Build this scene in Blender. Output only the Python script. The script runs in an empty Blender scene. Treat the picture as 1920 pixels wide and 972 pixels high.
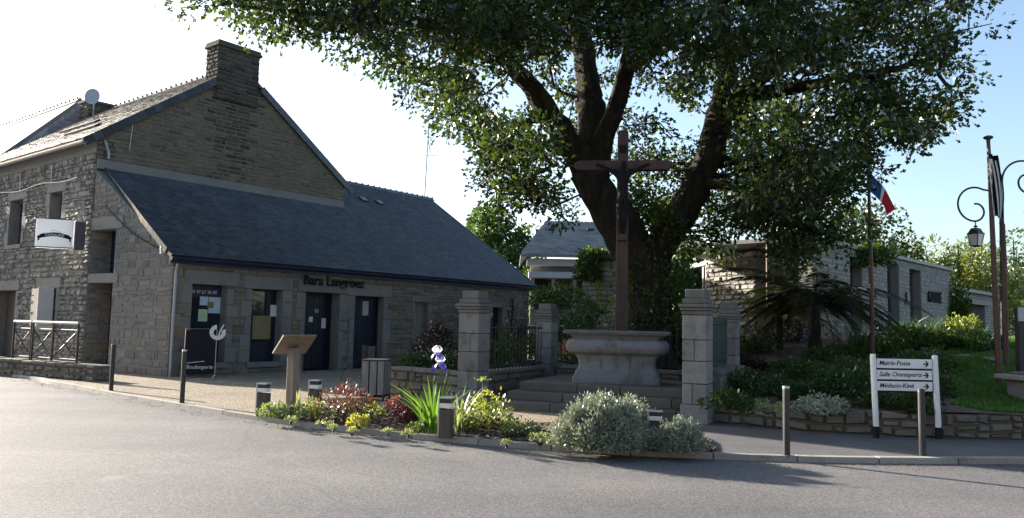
import bpy, math, random
import numpy as np
from mathutils import Vector

SC = bpy.context.scene
COL = SC.collection
RAD = math.radians
rnd = random.Random(11)
NR = np.random.default_rng(7)

# ---------------------------------------------------------------- camera, sky, sun, exposure
FPX, CX, CY = 1450.0, 960.0, 486.0          # focal length and centre of the 1920 x 972 frame
PITCH, ROLL, EYE = RAD(4.73), RAD(1.2), 1.6
SUN_AZ, SUN_EL = RAD(55.8), RAD(16.6)       # azimuth measured to the left of the view direction (+Y)

CF = np.array((0, math.cos(PITCH), math.sin(PITCH)))
_r0, _u0 = np.array((1., 0, 0)), np.array((0, -math.sin(PITCH), math.cos(PITCH)))
CR = math.cos(ROLL) * _r0 + math.sin(ROLL) * _u0
CU = math.cos(ROLL) * _u0 - math.sin(ROLL) * _r0
CO = np.array((0, 0, EYE))

cam_data = bpy.data.cameras.new('camera')
cam = bpy.data.objects.new('camera', cam_data)
COL.objects.link(cam)
cam_data.sensor_width = 36
cam_data.lens = FPX / 1920 * 36
cam_data.clip_start, cam_data.clip_end = 0.1, 3000
from mathutils import Matrix
cam.matrix_world = Matrix(((CR[0], CU[0], -CF[0], CO[0]), (CR[1], CU[1], -CF[1], CO[1]),
                           (CR[2], CU[2], -CF[2], CO[2]), (0, 0, 0, 1)))
SC.camera = cam

world = bpy.data.worlds.new('World'); SC.world = world; world.use_nodes = True
wn = world.node_tree; wn.nodes.clear()
sky = wn.nodes.new('ShaderNodeTexSky'); sky.sky_type = 'NISHITA'; sky.sun_disc = False
sky.sun_elevation = SUN_EL
sky.sun_rotation = -SUN_AZ
sky.air_density, sky.dust_density, sky.ozone_density, sky.altitude = 1.0, 2.0, 1.6, 60
bg = wn.nodes.new('ShaderNodeBackground'); bg.inputs[1].default_value = 0.085
wo = wn.nodes.new('ShaderNodeOutputWorld')
wn.links.new(sky.outputs[0], bg.inputs[0]); wn.links.new(bg.outputs[0], wo.inputs[0])

sun_data = bpy.data.lights.new('sun', 'SUN'); sun_data.energy = 4.8; sun_data.angle = RAD(0.53)
sun_data.color = (1.0, 0.92, 0.82)
sun = bpy.data.objects.new('sun', sun_data); COL.objects.link(sun)
_sd = Vector((-math.sin(SUN_AZ) * math.cos(SUN_EL), math.cos(SUN_AZ) * math.cos(SUN_EL), math.sin(SUN_EL)))
sun.rotation_euler = _sd.to_track_quat('Z', 'Y').to_euler()
sun.location = (-20, 20, 30)

vs = SC.view_settings
vs.view_transform = 'Standard'; vs.look = 'None'; vs.gamma = 1; vs.exposure = 2.0; vs.use_curve_mapping = False
SC.render.engine = 'CYCLES'
SC.cycles.use_denoising = True
SC.cycles.max_bounces = 7
SC.cycles.transparent_max_bounces = 8
SC.cycles.sample_clamp_indirect = 6

# ---------------------------------------------------------------- picture -> place
def ray(px, py):
    return CF + (px - CX) / FPX * CR - (py - CY) / FPX * CU

def at(px, py, depth):
    """point seen at a pixel of the photograph, at a distance along +Y"""
    d = ray(px, py); return CO + d * (depth / d[1])

def gp(px, py, z=0.0):
    d = ray(px, py); k = (z - EYE) / d[2]; return CO + d * k

def hit(px, py, p, n):
    d = ray(px, py); k = np.dot(np.asarray(p) - CO, n) / np.dot(d, n); return CO + d * k

def topix(P):
    v = np.asarray(P) - CO; w = v @ CF
    return CX + FPX * (v @ CR) / w, CY - FPX * (v @ CU) / w, w

# ---------------------------------------------------------------- mesh helpers
class MB:
    """collects simple shapes; build() links them as one mesh object"""
    def __init__(self):
        self.v, self.f, self.t, self.m = [], [], [], []
        self.tint, self.mi = 0.5, 0
    def add(self, vs_, fs):
        o = len(self.v)
        self.v += [tuple(float(c) for c in p) for p in vs_]
        self.t += [self.tint] * len(vs_)
        self.f += [tuple(i + o for i in f) for f in fs]
        self.m += [self.mi] * len(fs)
        return self
    def box(self, c, s, rz=0.0):
        c_, s_ = math.cos(rz), math.sin(rz); P = []
        for dz in (-.5, .5):
            for dx, dy in ((-.5, -.5), (.5, -.5), (.5, .5), (-.5, .5)):
                x, y = dx * s[0], dy * s[1]
                P.append((c[0] + x * c_ - y * s_, c[1] + x * s_ + y * c_, c[2] + dz * s[2]))
        return self.add(P, [(3, 2, 1, 0), (4, 5, 6, 7), (0, 1, 5, 4), (1, 2, 6, 5), (2, 3, 7, 6), (3, 0, 4, 7)])
    def obox(self, o, a, b, c):
        """box from a corner and three edge vectors"""
        o, a, b, c = (np.asarray(q, float) for q in (o, a, b, c))
        P = [o, o + a, o + a + b, o + b, o + c, o + a + c, o + a + b + c, o + b + c]
        fs = [(3, 2, 1, 0), (4, 5, 6, 7), (0, 1, 5, 4), (1, 2, 6, 5), (2, 3, 7, 6), (3, 0, 4, 7)]
        if np.dot(np.cross(a, b), c) < 0: fs = [f[::-1] for f in fs]
        return self.add(P, fs)
    def prism(self, poly, vec):
        poly = [np.asarray(p, float) for p in poly]; vec = np.asarray(vec, float); n = len(poly)
        P = poly + [p + vec for p in poly]
        fs = [tuple(range(n))[::-1], tuple(range(n, 2 * n))] + [(i, (i + 1) % n, n + (i + 1) % n, n + i) for i in range(n)]
        return self.add(P, fs)
    def tube(self, pts, r, n=8, cap=True):
        pts = [np.asarray(p, float) for p in pts]
        if not hasattr(r, '__len__'): r = [r] * len(pts)
        P, fs = [], []; prev = None
        for i, p in enumerate(pts):
            t = pts[min(i + 1, len(pts) - 1)] - pts[max(i - 1, 0)]; t = t / (np.linalg.norm(t) + 1e-9)
            if prev is None:
                a = np.cross(t, (0, 0, 1.)) if abs(t[2]) < .9 else np.cross(t, (1., 0, 0))
            else:
                a = prev - t * np.dot(prev, t)
            a = a / (np.linalg.norm(a) + 1e-9); b = np.cross(t, a); prev = a
            for k in range(n):
                an = 2 * math.pi * k / n
                P.append(p + r[i] * (math.cos(an) * a + math.sin(an) * b))
        for i in range(len(pts) - 1):
            for k in range(n):
                k2 = (k + 1) % n
                fs.append((i * n + k, i * n + k2, (i + 1) * n + k2, (i + 1) * n + k))
        if cap:
            fs.append(tuple(range(n))[::-1]); fs.append(tuple((len(pts) - 1) * n + k for k in range(n)))
        return self.add(P, fs)
    def lathe(self, c, prof, n=16, sx=1.0, sy=1.0, rz=0.0):
        P, fs = [], []
        for (r, z) in prof:
            for k in range(n):
                a = 2 * math.pi * k / n; x, y = r * math.cos(a) * sx, r * math.sin(a) * sy
                P.append((c[0] + x * math.cos(rz) - y * math.sin(rz), c[1] + x * math.sin(rz) + y * math.cos(rz), c[2] + z))
        m = len(prof)
        for i in range(m - 1):
            for k in range(n):
                k2 = (k + 1) % n; fs.append((i * n + k, i * n + k2, (i + 1) * n + k2, (i + 1) * n + k))
        fs.append(tuple(range(n))[::-1]); fs.append(tuple((m - 1) * n + k for k in range(n)))
        return self.add(P, fs)
    def build(self, name, mat, parent=None, smooth=False, bevel=0.0):
        me = bpy.data.meshes.new(name)
        me.from_pydata(self.v, [], self.f)
        a = me.attributes.new('tint', 'FLOAT', 'POINT'); a.data.foreach_set('value', self.t)
        mats = mat if isinstance(mat, (list, tuple)) else [mat]
        for m in mats: me.materials.append(m)
        if len(mats) > 1: me.polygons.foreach_set('material_index', self.m)
        if smooth: me.polygons.foreach_set('use_smooth', [True] * len(me.polygons))
        me.update()
        return link(name, me, parent, bevel)

def link(name, data, parent=None, bevel=0.0):
    o = bpy.data.objects.new(name, data); COL.objects.link(o)
    if parent is not None:
        o.parent = parent
        o.matrix_parent_inverse = parent_inv(parent)
    if bevel:
        b = o.modifiers.new('bevel', 'BEVEL'); b.width = bevel; b.segments = 2; b.limit_method = 'ANGLE'; b.angle_limit = RAD(40)
    return o

def parent_inv(p):
    m = Matrix.Identity(4); q = p
    chain = []
    while q is not None: chain.append(q); q = q.parent
    for q in reversed(chain):
        loc = Matrix.Translation(q.location) @ q.rotation_euler.to_matrix().to_4x4()
        m = m @ q.matrix_parent_inverse @ loc if q.parent else loc
    return m.inverted()

def arrays(name, V, F, mat, parent=None, tint=None, smooth=False):
    """mesh object from numpy arrays, all faces with the same corner count"""
    me = bpy.data.meshes.new(name); V = np.asarray(V, np.float32); F = np.asarray(F, np.int32); k = F.shape[1]
    me.vertices.add(len(V)); me.vertices.foreach_set('co', V.ravel())
    me.loops.add(F.size); me.loops.foreach_set('vertex_index', F.ravel())
    me.polygons.add(len(F)); me.polygons.foreach_set('loop_start', np.arange(0, F.size, k, dtype=np.int32))
    me.polygons.foreach_set('loop_total', np.full(len(F), k, np.int32))
    me.materials.append(mat)
    if tint is not None:
        a = me.attributes.new('tint', 'FLOAT', 'POINT'); a.data.foreach_set('value', np.asarray(tint, np.float32))
    if smooth: me.polygons.foreach_set('use_smooth', np.ones(len(F), bool))
    me.update(calc_edges=True); me.validate()
    return link(name, me, parent)

def thing(name, label, cat, loc=(0, 0, 0), group=None, rz=0.0):
    o = bpy.data.objects.new(name, None); COL.objects.link(o); o.empty_display_size = .2
    o.location = tuple(float(c) for c in loc); o.rotation_euler = (0, 0, rz)
    tag(o, label, cat, group, 'thing' if cat else None); return o

def tag(o, label, cat, group=None, kind=None):
    if label: o['label'] = label
    if cat: o['category'] = cat
    if group: o['group'] = group
    if kind: o['kind'] = kind
    return o

def structure(o): o['kind'] = 'structure'; return o
def stuff(o): o['kind'] = 'stuff'; return o

def copy_tree(o, parent=None):
    c = o.copy(); COL.objects.link(c); c.parent = parent
    if parent is not None: c.matrix_parent_inverse = o.matrix_parent_inverse.copy()
    for ch in [q for q in COL.objects if q.parent == o]: copy_tree(ch, c)
    return c

def text(name, s, size, o, xdir, up, mat, parent, depth=.006, shear=0.0, align='LEFT', spacing=1.0, bold=0.0):
    cu = bpy.data.curves.new(name, 'FONT'); cu.body = s; cu.size = size; cu.extrude = depth; cu.shear = shear
    cu.align_x = align; cu.space_character = spacing; cu.offset = bold; cu.resolution_u = 3
    cu.materials.append(mat)
    x = Vector(xdir).normalized(); y = Vector(up).normalized(); z = x.cross(y)
    tmp = bpy.data.objects.new(name, cu); COL.objects.link(tmp)
    me = bpy.data.meshes.new_from_object(tmp.evaluated_get(bpy.context.evaluated_depsgraph_get()))
    bpy.data.objects.remove(tmp); bpy.data.curves.remove(cu)
    me.name = name
    ob = bpy.data.objects.new(name, me); COL.objects.link(ob)
    M = Matrix(((x[0], y[0], z[0], o[0]), (x[1], y[1], z[1], o[1]), (x[2], y[2], z[2], o[2]), (0, 0, 0, 1)))
    ob.parent = parent; ob.matrix_parent_inverse = parent_inv(parent)
    ob.matrix_basis = M
    return ob

# ---------------------------------------------------------------- materials
def nodes(name):
    m = bpy.data.materials.new(name); m.use_nodes = True; nt = m.node_tree; nt.nodes.clear()
    out = nt.nodes.new('ShaderNodeOutputMaterial'); return m, nt, out

def L(nt, a, b): nt.links.new(a, b)

def noise(nt, scale, detail=4, rough=.6, coord=None, vec=(1, 1, 1)):
    if coord is None:
        tc = nt.nodes.new('ShaderNodeTexCoord'); coord = tc.outputs['Object']
    if vec != (1, 1, 1):
        mp = nt.nodes.new('ShaderNodeMapping'); mp.inputs['Scale'].default_value = vec
        L(nt, coord, mp.inputs[0]); coord = mp.outputs[0]
    n = nt.nodes.new('ShaderNodeTexNoise'); n.inputs['Scale'].default_value = scale
    n.inputs['Detail'].default_value = detail; n.inputs['Roughness'].default_value = rough
    L(nt, coord, n.inputs['Vector']); return n

def ramp(nt, fac, cols, interp='LINEAR'):
    r = nt.nodes.new('ShaderNodeValToRGB'); cr = r.color_ramp; cr.interpolation = interp
    while len(cr.elements) < len(cols): cr.elements.new(.5)
    for e, (p, c) in zip(cr.elements, cols):
        e.position = p; e.color = (*c, 1) if len(c) == 3 else c
    L(nt, fac, r.inputs[0]); return r

def mixc(nt, fac, a, b, mode='MIX'):
    m = nt.nodes.new('ShaderNodeMix'); m.data_type = 'RGBA'; m.blend_type = mode
    if hasattr(fac, 'links'): L(nt, fac, m.inputs[0])
    else: m.inputs[0].default_value = fac
    for s, v in ((6, a), (7, b)):
        if hasattr(v, 'links'): L(nt, v, m.inputs[s])
        else: m.inputs[s].default_value = (*v, 1)
    return m.outputs[2]

def principled(nt, out, col, rough=.8, metal=0.0, spec=.5, bump=None, bump_s=.3, bump_d=.02):
    p = nt.nodes.new('ShaderNodeBsdfPrincipled')
    if hasattr(col, 'links'): L(nt, col, p.inputs['Base Color'])
    else: p.inputs['Base Color'].default_value = (*col, 1)
    if hasattr(rough, 'links'): L(nt, rough, p.inputs['Roughness'])
    else: p.inputs['Roughness'].default_value = rough
    p.inputs['Metallic'].default_value = metal
    p.inputs['Specular IOR Level'].default_value = spec
    if bump is not None:
        b = nt.nodes.new('ShaderNodeBump'); b.inputs['Strength'].default_value = bump_s; b.inputs['Distance'].default_value = bump_d
        L(nt, bump, b.inputs['Height']); L(nt, b.outputs[0], p.inputs['Normal'])
    L(nt, p.outputs[0], out.inputs[0]); return p

def plain(name, col, rough=.6, metal=0.0, var=.25, scale=6, bump=.15, spec=.5, stretch=(1, 1, 1)):
    m, nt, out = nodes(name)
    n = noise(nt, scale, 5, .6, vec=stretch)
    c = ramp(nt, n.outputs[0], [(.25, tuple(q * (1 - var) for q in col)), (.75, tuple(min(1, q * (1 + var)) for q in col))])
    n2 = noise(nt, scale * 9, 3, .6, vec=stretch)
    principled(nt, out, c.outputs[0], rough, metal, spec, n2.outputs[0], bump, .01); return m

def stone_mat(name, cols, stain=(.05, .045, .04), stain_amt=.5, stain_scale=1.3, bump_s=.6, rough=.92, grain=40):
    m, nt, out = nodes(name)
    at_ = nt.nodes.new('ShaderNodeAttribute'); at_.attribute_name = 'tint'
    k = len(cols)
    c = ramp(nt, at_.outputs['Fac'], [(i / max(1, k - 1), q) for i, q in enumerate(cols)])
    g = noise(nt, grain, 4, .7); gr = ramp(nt, g.outputs[0], [(.3, (.72, .72, .72)), (.7, (1.25, 1.25, 1.22))])
    c2 = mixc(nt, 1.0, c.outputs[0], gr.outputs[0], 'MULTIPLY')
    s = noise(nt, stain_scale, 6, .68); sr = ramp(nt, s.outputs[0], [(.5, (0, 0, 0)), (.72, (stain_amt,) * 3)])
    c3 = mixc(nt, sr.outputs[0], c2, stain)
    b = noise(nt, grain * .35, 6, .7)
    principled(nt, out, c3, rough, 0, .3, b.outputs[0], bump_s, .02); return m

def leaf_mat(name, cols, trans=.45, tcol=None, gloss=.025, rough=.45):
    m, nt, out = nodes(name)
    at_ = nt.nodes.new('ShaderNodeAttribute'); at_.attribute_name = 'tint'
    k = len(cols)
    c = ramp(nt, at_.outputs['Fac'], [(i / max(1, k - 1), q) for i, q in enumerate(cols)])
    d = nt.nodes.new('ShaderNodeBsdfDiffuse'); t = nt.nodes.new('ShaderNodeBsdfTranslucent')
    g = nt.nodes.new('ShaderNodeBsdfGlossy'); g.inputs['Roughness'].default_value = rough; g.inputs[0].default_value = (.9, .95, 1, 1)
    L(nt, c.outputs[0], d.inputs[0])
    tc = mixc(nt, 1.0, c.outputs[0], tcol or (1.7, 1.7, .7), 'MULTIPLY'); L(nt, tc, t.inputs[0])
    m1 = nt.nodes.new('ShaderNodeMixShader'); m1.inputs[0].default_value = trans
    L(nt, d.outputs[0], m1.inputs[1]); L(nt, t.outputs[0], m1.inputs[2])
    fr = nt.nodes.new('ShaderNodeFresnel'); fr.inputs[0].default_value = 1.42
    mu = nt.nodes.new('ShaderNodeMath'); mu.operation = 'MULTIPLY'; mu.inputs[1].default_value = gloss * 6
    L(nt, fr.outputs[0], mu.inputs[0])
    m2 = nt.nodes.new('ShaderNodeMixShader'); L(nt, mu.outputs[0], m2.inputs[0])
    L(nt, m1.outputs[0], m2.inputs[1]); L(nt, g.outputs[0], m2.inputs[2])
    L(nt, m2.outputs[0], out.inputs[0]); return m

def glass_mat(name, tint=(.02, .025, .035)):
    m, nt, out = nodes(name)
    principled(nt, out, tint, .04, 0, .8); return m

M = {}
M['front_stone'] = stone_mat('front_stone', [(0.105, 0.095, 0.085), (0.19, 0.17, 0.145), (0.25, 0.215, 0.165), (0.205, 0.185, 0.165), (0.27, 0.185, 0.115), (0.135, 0.122, 0.11), (0.28, 0.25, 0.21)], stain_amt=.35)
M['gable_stone'] = stone_mat('gable_stone', [(.12, .105, .084), (.175, .152, .118), (.21, .18, .135), (.16, .142, .115), (.19, .157, .115)], stain_amt=.55, stain_scale=.9)
M['facade_stone'] = stone_mat('facade_stone', [(0.18, 0.175, 0.17), (0.24, 0.232, 0.222), (0.28, 0.268, 0.252), (0.215, 0.208, 0.204), (0.27, 0.255, 0.23)], stain_amt=.4)
M['chimney_stone'] = stone_mat('chimney_stone', [(.05, .045, .038), (.085, .075, .06), (.12, .10, .075), (.07, .065, .055)], stain_amt=.7, stain_scale=2)
M['granite'] = stone_mat('granite', [(0.155, 0.15, 0.148), (0.2, 0.193, 0.187), (0.225, 0.217, 0.207), (0.18, 0.172, 0.169)], stain_amt=.75, stain_scale=2.6, bump_s=.35, grain=70)
M['old_granite'] = stone_mat('old_granite', [(0.12, 0.116, 0.11), (0.155, 0.148, 0.138), (0.175, 0.166, 0.15)], stain_amt=.7, stain_scale=1.6, bump_s=.35, grain=60)
M['lintel'] = stone_mat('lintel', [(0.185, 0.178, 0.172), (0.225, 0.215, 0.205)], stain_amt=.3, stain_scale=2.5, bump_s=.3, grain=60)
M['cream_stone'] = stone_mat('cream_stone', [(0.24, 0.228, 0.2), (0.3, 0.282, 0.245), (0.335, 0.315, 0.27), (0.27, 0.256, 0.228)], stain_amt=.35)
M['rubble'] = stone_mat('rubble', [(0.115, 0.1, 0.08), (0.165, 0.145, 0.115), (0.195, 0.172, 0.14), (0.15, 0.135, 0.115), (0.135, 0.12, 0.1)], stain_amt=.6, stain_scale=2.4)
M['dark_rubble'] = stone_mat('dark_rubble', [(.13, .115, .09), (.20, .175, .13), (.17, .16, .14), (.24, .21, .17)], stain_amt=.7, stain_scale=3)
M['mortar'] = plain('mortar', (.175, .16, .138), .95, var=.3, scale=5, bump=.5)
M['warm_mortar'] = plain('warm_mortar', (.17, .145, .10), .95, var=.3, scale=4, bump=.5)
M['dark_mortar'] = plain('dark_mortar', (.115, .10, .08), .95, var=.4, scale=6, bump=.5)
M['render'] = plain('render', (.22, .215, .205), .95, var=.15, scale=2, bump=.3)
M['blue_paint'] = plain('blue_paint', (.008, .013, .030), .42, var=.3, scale=3, bump=.05)
M['blue_fascia'] = plain('blue_fascia', (.014, .026, .065), .45, var=.3, scale=3, bump=.05)
M['black_metal'] = plain('black_metal', (.02, .02, .022), .4, .3, var=.3, bump=.1)
M['dark_grey_metal'] = plain('dark_grey_metal', (.028, .027, .030), .42, .1, var=.25, bump=.1)
M['zinc'] = plain('zinc', (.28, .29, .31), .45, .6, var=.2, bump=.1)
M['steel'] = plain('steel', (.55, .55, .56), .3, .9, var=.1, bump=.05)
M['white_paint'] = plain('white_paint', (.72, .72, .72), .4, var=.06, bump=.03)
M['cream_paint'] = plain('cream_paint', (.78, .76, .68), .5, var=.05, bump=.03)
M['grey_paint'] = plain('grey_paint', (.42, .43, .44), .5, var=.1, bump=.05)
M['ink'] = plain('ink', (.008, .008, .011), .7, var=.1, bump=0, spec=.25)
M['paper_blue'] = plain('paper_blue', (.45, .58, .66), .7, var=.1, bump=0)
M['paper_green'] = plain('paper_green', (.42, .58, .36), .7, var=.1, bump=0)
M['paper_white'] = plain('paper_white', (.7, .7, .68), .7, var=.1, bump=0)
M['ochre_sign'] = plain('ochre_sign', (.22, .19, .09), .6, var=.3, scale=14, bump=.1)
M['wood_grey'] = plain('wood_grey', (.21, .19, .17), .85, var=.35, scale=3, bump=.4, stretch=(6, 6, .7))
M['wood_warm'] = plain('wood_warm', (.19, .155, .115), .8, var=.35, scale=3, bump=.4, stretch=(6, 6, .7))
M['wood_brown'] = plain('wood_brown', (.085, .062, .048), .8, var=.35, scale=4, bump=.4, stretch=(5, 5, .8))
M['cross_wood'] = plain('cross_wood', (.052, .025, .018), .7, var=.55, scale=2.2, bump=.5, stretch=(3, 3, .8))
M['dark_figure'] = plain('dark_figure', (.013, .012, .013), .85, .0, var=.3, spec=.15)
M['rust_pole'] = plain('rust_pole', (.065, .028, .022), .45, .2, var=.3, bump=.1)
M['glass'] = glass_mat('glass')
M['lamp_glass'] = plain('lamp_glass', (.75, .74, .68), .3, var=.05, bump=0)
M['bark'] = None
M['soil'] = plain('soil', (.075, .052, .036), .95, var=.5, scale=5, bump=.8)
M['mulch'] = stone_mat('mulch', [(.10, .06, .035), (.17, .11, .07), (.26, .20, .14), (.08, .05, .03)], stain_amt=.2)
M['green_iron'] = plain('green_iron', (.02, .045, .04), .5, .2)
M['grey_panel'] = plain('grey_panel', (.16, .155, .15), .8, var=.15)
M['slot_grey'] = plain('slot_grey', (.075, .073, .07), .7, var=.2)
M['satin_dish'] = plain('satin_dish', (.36, .37, .40), .5, var=.05, bump=0)

def slate_mat(name, a, b, rough=.36):
    m, nt, out = nodes(name)
    at_ = nt.nodes.new('ShaderNodeAttribute'); at_.attribute_name = 'tint'
    c = ramp(nt, at_.outputs['Fac'], [(0, a), (1, b)])
    n = noise(nt, 1.2, 5, .65); nr = ramp(nt, n.outputs[0], [(.35, (.75, .75, .78)), (.7, (1.3, 1.28, 1.2))])
    c2 = mixc(nt, 1.0, c.outputs[0], nr.outputs[0], 'MULTIPLY')
    s = noise(nt, 9, 3, .6); sr = ramp(nt, s.outputs[0], [(.68, (0, 0, 0)), (.76, (.35,) * 3)])
    c3 = mixc(nt, sr.outputs[0], c2, (.16, .16, .14))
    n2 = noise(nt, 30, 4, .6)
    principled(nt, out, c3, rough, 0, .5, n2.outputs[0], .25, .01); return m
M['slate'] = slate_mat('slate', (.028, .033, .046), (.068, .075, .092), .34)
M['hung_slate'] = slate_mat('hung_slate', (.34, .34, .39), (.44, .44, .50), .4)
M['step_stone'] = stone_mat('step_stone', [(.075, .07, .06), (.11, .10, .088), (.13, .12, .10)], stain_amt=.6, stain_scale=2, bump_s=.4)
M['cream_mortar'] = plain('cream_mortar', (.22, .208, .18), .95, var=.2, scale=4, bump=.5)
M['pale_slate'] = slate_mat('pale_slate', (.19, .19, .195), (.27, .27, .275), .5)
M['lichen_slate'] = slate_mat('lichen_slate', (.12, .115, .105), (.22, .205, .18), .6)

def asphalt():
    m, nt, out = nodes('asphalt')
    n = noise(nt, 160, 3, .7); v = nt.nodes.new('ShaderNodeTexVoronoi'); v.inputs['Scale'].default_value = 90
    tc = nt.nodes.new('ShaderNodeTexCoord'); L(nt, tc.outputs['Object'], v.inputs['Vector'])
    c = ramp(nt, v.outputs['Color'], [(.1, (.068, .066, .066)), (.5, (.126, .122, .121)), (.95, (.23, .223, .218))])
    big = noise(nt, .35, 5, .6); br = ramp(nt, big.outputs[0], [(.3, (.78, .78, .80)), (.7, (1.2, 1.18, 1.13))])
    c2 = mixc(nt, 1.0, c.outputs[0], br.outputs[0], 'MULTIPLY')
    sp = noise(nt, 1.1, 2, .5); spr = ramp(nt, sp.outputs[0], [(.70, (0, 0, 0)), (.76, (.45,) * 3)])
    c3 = mixc(nt, spr.outputs[0], c2, (.27, .24, .22))
    dr = noise(nt, .8, 6, .75, vec=(1, 2.5, 1)); drr = ramp(nt, dr.outputs[0], [(.56, (0, 0, 0)), (.68, (.5,) * 3)])
    c4 = mixc(nt, drr.outputs[0], c3, (.085, .085, .088))
    cv = nt.nodes.new('ShaderNodeTexVoronoi'); cv.feature = 'DISTANCE_TO_EDGE'; cv.inputs['Scale'].default_value = .22
    wn3 = noise(nt, 1.6, 5, .7); mv = nt.nodes.new('ShaderNodeMixRGB'); mv.inputs[0].default_value = .22; L(nt, tc.outputs['Object'], mv.inputs[1]); L(nt, wn3.outputs['Color'], mv.inputs[2]); L(nt, mv.outputs[0], cv.inputs['Vector'])
    cr_ = ramp(nt, cv.outputs['Distance'], [(.0, (.3,) * 3), (.003, (0, 0, 0))])
    c5 = mixc(nt, cr_.outputs[0], c4, (.045, .043, .042))
    tb = noise(nt, .5, 2, .4, vec=(.25, 1.6, 1)); tbr = ramp(nt, tb.outputs[0], [(.4, (.88, .88, .89)), (.6, (1.08, 1.07, 1.05))])
    c6 = mixc(nt, 1.0, c5, tbr.outputs[0], 'MULTIPLY')
    principled(nt, out, c6, .8, 0, .3, n.outputs[0], .55, .006); return m
M['asphalt'] = asphalt()

def gravel():
    m, nt, out = nodes('gravel')
    v = nt.nodes.new('ShaderNodeTexVoronoi'); v.inputs['Scale'].default_value = 38
    tc = nt.nodes.new('ShaderNodeTexCoord'); L(nt, tc.outputs['Object'], v.inputs['Vector'])
    c = ramp(nt, v.outputs['Color'], [(.05, (.13, .10, .07)), (.5, (.24, .195, .14)), (.95, (.42, .36, .27))])
    big = noise(nt, .6, 5, .65); br = ramp(nt, big.outputs[0], [(.3, (.8, .8, .82)), (.7, (1.15, 1.12, 1.05))])
    c2 = mixc(nt, 1.0, c.outputs[0], br.outputs[0], 'MULTIPLY')
    principled(nt, out, c2, .9, 0, .3, v.outputs['Distance'], .9, .02); return m
M['gravel'] = gravel()
M['path_asphalt'] = plain('path_asphalt', (.085, .082, .082), .85, var=.3, scale=1.6, bump=.7)
M['kerb_granite'] = stone_mat('kerb_granite', [(.24, .225, .20), (.33, .31, .28), (.29, .27, .245)], stain_amt=.45, stain_scale=3, bump_s=.3, grain=60)

def bark():
    m, nt, out = nodes('bark')
    n = noise(nt, 2.2, 8, .7, vec=(3.5, 3.5, .9)); c = ramp(nt, n.outputs[0], [(.3, (.012, .010, .008)), (.55, (.034, .027, .02)), (.75, (.09, .074, .052))])
    mo = noise(nt, .9, 4, .6); mr = ramp(nt, mo.outputs[0], [(.55, (0, 0, 0)), (.7, (.6,) * 3)])
    c2 = mixc(nt, mr.outputs[0], c.outputs[0], (.075, .075, .022))
    n2 = noise(nt, 5, 6, .7, vec=(3, 3, .6))
    principled(nt, out, c2, .95, 0, .2, n2.outputs[0], 1.0, .08); return m
M['bark'] = bark()
M['oak_leaf'] = leaf_mat('oak_leaf', [(.014, .026, .009), (.024, .042, .013), (.040, .064, .018), (.075, .098, .026)], .42, (1.7, 1.6, .7))
M['tree_leaf'] = leaf_mat('tree_leaf', [(.025, .05, .018), (.045, .08, .025), (.08, .12, .035)], .4)
M['bamboo_leaf'] = leaf_mat('bamboo_leaf', [(.07, .095, .02), (.12, .145, .03), (.17, .18, .045)], .45)
M['shrub_leaf'] = leaf_mat('shrub_leaf', [(.028, .055, .018), (.05, .085, .025), (.09, .13, .035)], .4)
M['flush_stone'] = stone_mat('flush_stone', [(0.13, 0.122, 0.112), (0.2, 0.188, 0.17), (0.23, 0.21, 0.18), (0.16, 0.15, 0.14), (0.21, 0.18, 0.14)], stain_amt=.3)
M['flush_mortar'] = plain('flush_mortar', (.17, .165, .158), .95, var=.25, scale=3, bump=.5)
M['ivy_leaf'] = leaf_mat('ivy_leaf', [(.03, .055, .015), (.06, .10, .02), (.12, .16, .03)], .4)
M['lime_leaf'] = leaf_mat('lime_leaf', [(.12, .16, .03), (.20, .23, .05), (.28, .29, .07)], .4)
M['variegated_leaf'] = leaf_mat('variegated_leaf', [(.10, .14, .06), (.20, .24, .12), (.34, .35, .22)], .35)
M['red_leaf'] = leaf_mat('red_leaf', [(.035, .055, .02), (.065, .055, .025), (.12, .042, .025), (.17, .045, .03)], .4, (1.6, 1.1, .8))
M['purple_leaf'] = leaf_mat('purple_leaf', [(.06, .022, .028), (.11, .035, .045), (.18, .07, .075), (.16, .14, .05)], .35, (1.6, 1.1, 1.0))
M['dark_red_leaf'] = leaf_mat('dark_red_leaf', [(.025, .018, .016), (.05, .028, .024), (.08, .045, .035)], .3, (1.4, 1.1, .9))
M['yellow_leaf'] = leaf_mat('yellow_leaf', [(.26, .25, .05), (.38, .36, .08)], .35)
M['silver_leaf'] = leaf_mat('silver_leaf', [(.16, .20, .14), (.26, .29, .22), (.36, .38, .31)], .25, (1.2, 1.2, .9))
M['iris_leaf'] = leaf_mat('iris_leaf', [(.06, .13, .03), (.10, .19, .04), (.14, .24, .05)], .5)
M['pale_blade'] = leaf_mat('pale_blade', [(.12, .17, .09), (.20, .24, .15), (.42, .42, .34)], .4)
M['grass_blade'] = leaf_mat('grass_blade', [(.035, .075, .015), (.055, .105, .02), (.085, .13, .03)], .4)
M['lawn_blade'] = leaf_mat('lawn_blade', [(.045, .11, .018), (.065, .145, .022), (.085, .17, .03)], .4)
M['fern_leaf'] = leaf_mat('fern_leaf', [(.05, .08, .02), (.09, .12, .03), (.14, .16, .045)], .45)
M['dark_frond'] = leaf_mat('dark_frond', [(.018, .022, .010), (.03, .035, .016), (.05, .05, .025)], .3)
M['white_petal'] = leaf_mat('white_petal', [(.75, .74, .78), (.82, .80, .85)], .4, (1, 1, 1))
M['violet_petal'] = leaf_mat('violet_petal', [(.10, .06, .38), (.16, .10, .50)], .35, (1, 1, 1))
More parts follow.
